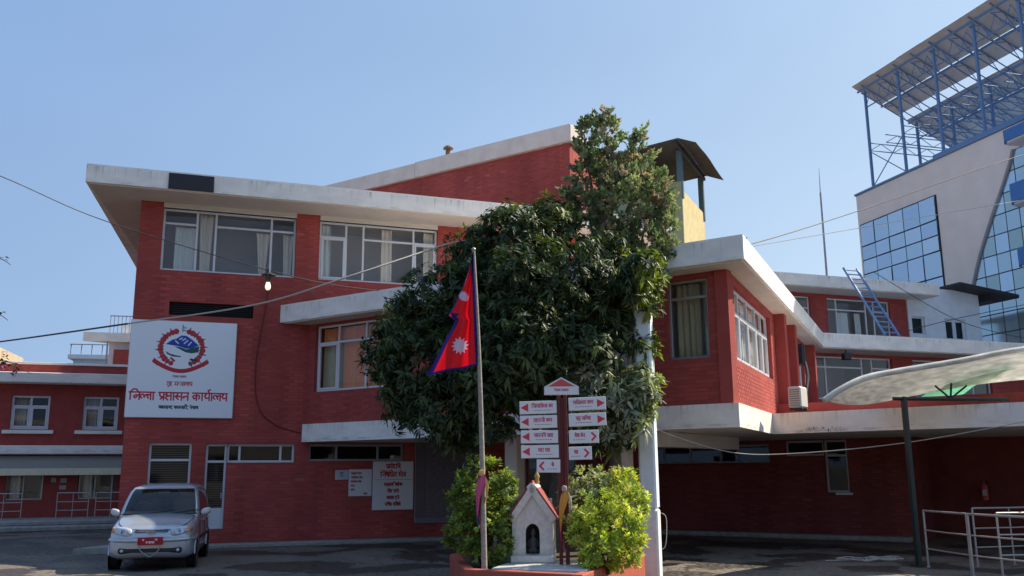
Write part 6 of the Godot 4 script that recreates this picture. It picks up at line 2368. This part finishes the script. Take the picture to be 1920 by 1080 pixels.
func cables() -> void:
	cable([P(-11.2, 7.7, 14.5), P(-9.45, 7.18, 16.0), P(-8.33, 6.86, 18.0), P(-5.36, 6.14, 19.5), P(-3.6, 6.02, 21.0), P(-0.9, 6.2, 23.4)], 0.010, M.cable_dark, "thin dark cable sloping across the upper left carrying the hanging lamp")
	cable([P(-13.5, 4.75, 21.5), P(-11.17, 4.7, 20.0), P(-7.3, 4.56, 17.0)], 0.02, M.cable_dark, "dark end of the rope cable running left past the white sign")
	cable([P(-7.3, 4.56, 17.0), P(-4.35, 4.53, 15.0), P(-2.7, 4.89, 14.5), P(-1.06, 5.84, 16.0), P(-0.6, 6.0, 16.7)], 0.016, M.cable_pale, "pale rope cable rising from the sign into the mango tree")
	cable([P(4.6, 6.2, 17.2), P(4.91, 6.28, 18.0), P(8.74, 8.12, 22.0), P(15.46, 10.99, 26.0), P(20, 12.6, 29)], 0.012, M.cable_dark, "thin dark cable rising from the right roof corner towards the glass office")
	cable([P(5.5, 7.0, 21.5), P(6.2, 7.25, 22.0), P(16.46, 10.18, 28.0), P(20, 11.2, 30)], 0.009, M.cable_pale, "thin faint cable below the dark one at upper right")
	cable([P(2.3, 2.62, 15.4), P(2.54, 2.47, 16.3), P(4.25, 2.09, 18.0), P(5.75, 2.07, 18.5), P(7.7, 2.25, 18.0), P(9.48, 2.59, 17.0), P(11, 2.95, 16.2)], 0.010, M.cable_pale, "pale cable sagging under the porch roof on the right")
	cable([P(13.6, 9.0, 33.3), P(16.4, 7.1, 33.0), P(18.5, 6.2, 32.0)], 0.012, M.cable_dark, "thin dark cable drooping in front of the white annex wall")
	cable([P(13.2, 6.3, 31.5), P(15.5, 6.9, 31.8), P(19, 7.6, 32.0)], 0.012, M.cable_dark, "thin dark cable crossing low in front of the white annex windows")


func small_things() -> void:
	# hanging lamp, lit
	var t := thing("hanging_lamp", Transform3D(Basis.IDENTITY, P(-5.36, 5.62, 19.5)), "lit white bulb under a small black shade hanging from the cable", "lamp")
	var sh := Mesher.new()
	sh.lathe([Vector2(0.03, 0.52), Vector2(0.05, 0.46), Vector2(0.15, 0.42), Vector2(0.155, 0.40), Vector2(0.14, 0.405), Vector2(0.06, 0.42), Vector2(0.055, 0.26), Vector2(0.0, 0.25)], 18)
	obj("shade", sh, M.dark, t)
	var bu := Mesher.new()
	bu.lathe([Vector2(0.0, 0.07), Vector2(0.035, 0.08), Vector2(0.055, 0.11), Vector2(0.062, 0.15), Vector2(0.052, 0.20), Vector2(0.04, 0.25)], 18)
	var bm := paint(Color(0.9, 0.88, 0.82), 0.4)
	bm.emission_enabled = true
	bm.emission = Color(1.0, 0.93, 0.8)
	bm.emission_energy_multiplier = 0.55
	obj("bulb", bu, bm, t)
	var om := OmniLight3D.new()
	om.name = "lamp_light"
	om.light_energy = 0.08
	om.light_color = Color(1.0, 0.93, 0.8)
	om.omni_range = 20.0
	om.omni_attenuation = 2.0
	om.light_size = 0.08
	om.shadow_enabled = true
	om.position = Vector3(0, 0.14, 0)
	t.add_child(om)
	var hk := Mesher.new()
	hk.tube([Vector3(0, 0.5, 0), Vector3(0, 0.56, 0)], 0.012, -1.0, 6)
	obj("hook", hk, M.dark, t)
	# air conditioner on the porch roof
	var ac := thing("air_conditioner", bearing(6.12, 19.75, 124.0, 2.98), "cream outdoor air conditioner unit standing on the porch roof by the corner", "air conditioner")
	var b := Mesher.new()
	b.box(Vector3(0, 0.05, 0.0), Vector3(0.27, 0.50, 0.5), 0.03)
	obj("case", b, paint(Color(0.60, 0.58, 0.52), 0.5), ac)
	var gr := Mesher.new()
	for k in 8:
		gr.box(Vector3(0.02, 0.09 + k * 0.047, 0.501), Vector3(0.25, 0.11 + k * 0.047, 0.512), 0.003)
	obj("grille", gr, paint(Color(0.25, 0.25, 0.24), 0.5), ac)
	for z: float in [0.06, 0.4]:
		var ft := Mesher.new()
		ft.box(Vector3(0.0, 0.0, z), Vector3(0.27, 0.05, z + 0.05), 0.005)
		obj("foot", ft, M.dark, ac)
	# bundled pipes hanging on the receding wall
	var fa := bearing(4.14, 17.1, 24.4)
	var pb := thing("pipe_bundle", fa * Transform3D(Basis.IDENTITY, Vector3(8.3, 3.0, 0.25)), "bundle of dark pipes and pale wires hanging down the receding red wall", "pipes")
	for k in 5:
		var p := Mesher.new()
		p.tube(strand([Vector3(0.1 * k, 2.0, 0.05), Vector3(0.1 * k + 0.08, 1.3, 0.16), Vector3(0.08 * k - 0.05, 0.7, 0.1), Vector3(0.1 * k, 0.05, 0.12)]), 0.022, -1.0, 6)
		obj("pipe", p, M.cable_dark if k % 2 == 0 else M.cable_pale, pb)
	var bx := thing("wall_box", fa * Transform3D(Basis.IDENTITY, Vector3(8.25, 4.55, 0.02)), "black electrical box high on the receding red wall above the pipes", "electrical box")
	var bb := Mesher.new()
	bb.box(Vector3(0, 0, 0), Vector3(0.5, 0.55, 0.35), 0.03)
	obj("case", bb, M.black, bx)
	var bl := Mesher.new()
	bl.box(Vector3(0.04, 0.04, 0.351), Vector3(0.46, 0.51, 0.365), 0.008)
	obj("lid", bl, M.dark, bx)
	# ladder leaning against the rear block
	var la := thing("ladder", Transform3D(Basis.IDENTITY, P(12.2, 6.05, 29.7)), "blue metal ladder leaning from the terrace up to the rear roof", "ladder")
	var inv := la.transform.affine_inverse()
	var s := [P(12.28, 6.06, 29.6), P(12.85, 6.06, 29.85)]
	var e := [P(12.55, 9.2, 33.5), P(13.12, 9.2, 33.7)]
	for k in 2:
		var r := Mesher.new()
		r.tube([s[k], e[k]], 0.045, -1.0, 8)
		obj("rail", r, M.blue_steel, la, inv)
	for k in 14:
		var r := Mesher.new()
		var f := (k + 0.6) / 14.0
		r.tube([s[0].lerp(e[0], f), s[1].lerp(e[1], f)], 0.025, -1.0, 6)
		obj("rung", r, M.blue_steel, la, inv)
	# mast
	var ms := thing("antenna_mast", Transform3D(Basis.IDENTITY, P(12.18, 9.035, 34.3)), "thin guyed radio mast standing on the white rear roof", "mast")
	var mb := Mesher.new()
	mb.tube([Vector3(0, 0, 0), Vector3(0, 3.4, 0)], 0.045, 0.035, 6)
	obj("lower_pole", mb, M.grey_metal, ms)
	var mt := Mesher.new()
	mt.tube([Vector3(0, 3.4, 0), Vector3(0.02, 4.4, 0)], 0.02, 0.008, 6)
	obj("whip", mt, M.grey_metal, ms)
	var sp := thing("eave_spotlight", bearing(9.98, 28.9, 70.2, 5.2) * Transform3D(Basis.IDENTITY, Vector3(0.95, 0, -0.1)), "small black floodlight hanging under the white slab of the rear block", "floodlight")
	var sb := Mesher.new()
	sb.box(Vector3(-0.14, 0.02, -0.1), Vector3(0.14, 0.24, 0.1), 0.02)
	obj("housing", sb, M.black, sp)
	var sa := Mesher.new()
	sa.tube([Vector3(0, 0.24, 0), Vector3(0, 0.352, 0)], 0.02, -1.0, 6)
	obj("bracket", sa, M.black, sp)
	# things on and by the porch wall
	var ex := thing("fire_extinguisher", bearing(8.17, 24.13, 123.3) * Transform3D(Basis.IDENTITY, Vector3(3.45, 0.92, -1.70)), "faded red fire extinguisher hanging on the dark porch wall", "extinguisher")
	var eb := Mesher.new()
	eb.lathe([Vector2(0.0, 0.0), Vector2(0.085, 0.01), Vector2(0.09, 0.05), Vector2(0.09, 0.36), Vector2(0.06, 0.43), Vector2(0.025, 0.45), Vector2(0.025, 0.5)], 16)
	obj("cylinder", eb, paint(Color(0.50, 0.07, 0.08), 0.4), ex)
	var eh := Mesher.new()
	eh.box(Vector3(-0.02, 0.5, -0.02), Vector3(0.08, 0.53, 0.02), 0.005)
	eh.tube(strand([Vector3(0.03, 0.5, 0), Vector3(0.12, 0.42, 0.03), Vector3(0.11, 0.2, 0.05)]), 0.012, -1.0, 6)
	obj("valve", eh, M.black, ex)
	var el := Mesher.new()
	el.box(Vector3(-0.05, 0.14, 0.07), Vector3(0.05, 0.30, 0.096), 0.01)
	obj("label", el, paint(Color(0.55, 0.5, 0.5), 0.6), ex)
	var ho := thing("coiled_hose", Transform3D(Basis.IDENTITY, P(7.0, 0.0, 18.3)), "tangled pale hose lying on the dark ground below the porch post", "hose")
	var hb := Mesher.new()
	var hp := []
	for k in 60:
		var a := k * 0.42
		hp.append(Vector3(cos(a) * (0.35 + 0.12 * sin(k * 0.7)) + 0.3 * sin(k * 0.11), 0.025 + 0.03 * absf(sin(k * 0.9)), sin(a) * (0.25 + 0.1 * cos(k * 0.5))))
	hp.append(Vector3(-1.0, 0.02, 0.1))
	hb.tube(strand(hp, 3), 0.014, -1.0, 6)
	obj("hose", hb, M.cable_pale, ho)
	var tp := thing("standpipe", Transform3D(Basis.IDENTITY, P(2.5, 0.0, 15.7)), "thin curved pale pipe standing beside the white column", "pipe")
	var tb := Mesher.new()
	tb.tube(strand([Vector3(-0.1, 0.45, 0), Vector3(0.02, 0.5, 0), Vector3(0.06, 0.75, 0), Vector3(0.05, 1.0, 0), Vector3(-0.08, 1.06, 0)]), 0.006, -1.0, 6)
	obj("pipe", tb, M.cable_pale, tp)
	var tf := Mesher.new()
	tf.tube([Vector3(-0.1, 0.0, 0), Vector3(-0.1, 0.46, 0)], 0.016, -1.0, 6)
	obj("foot", tf, M.cable_pale, tp)
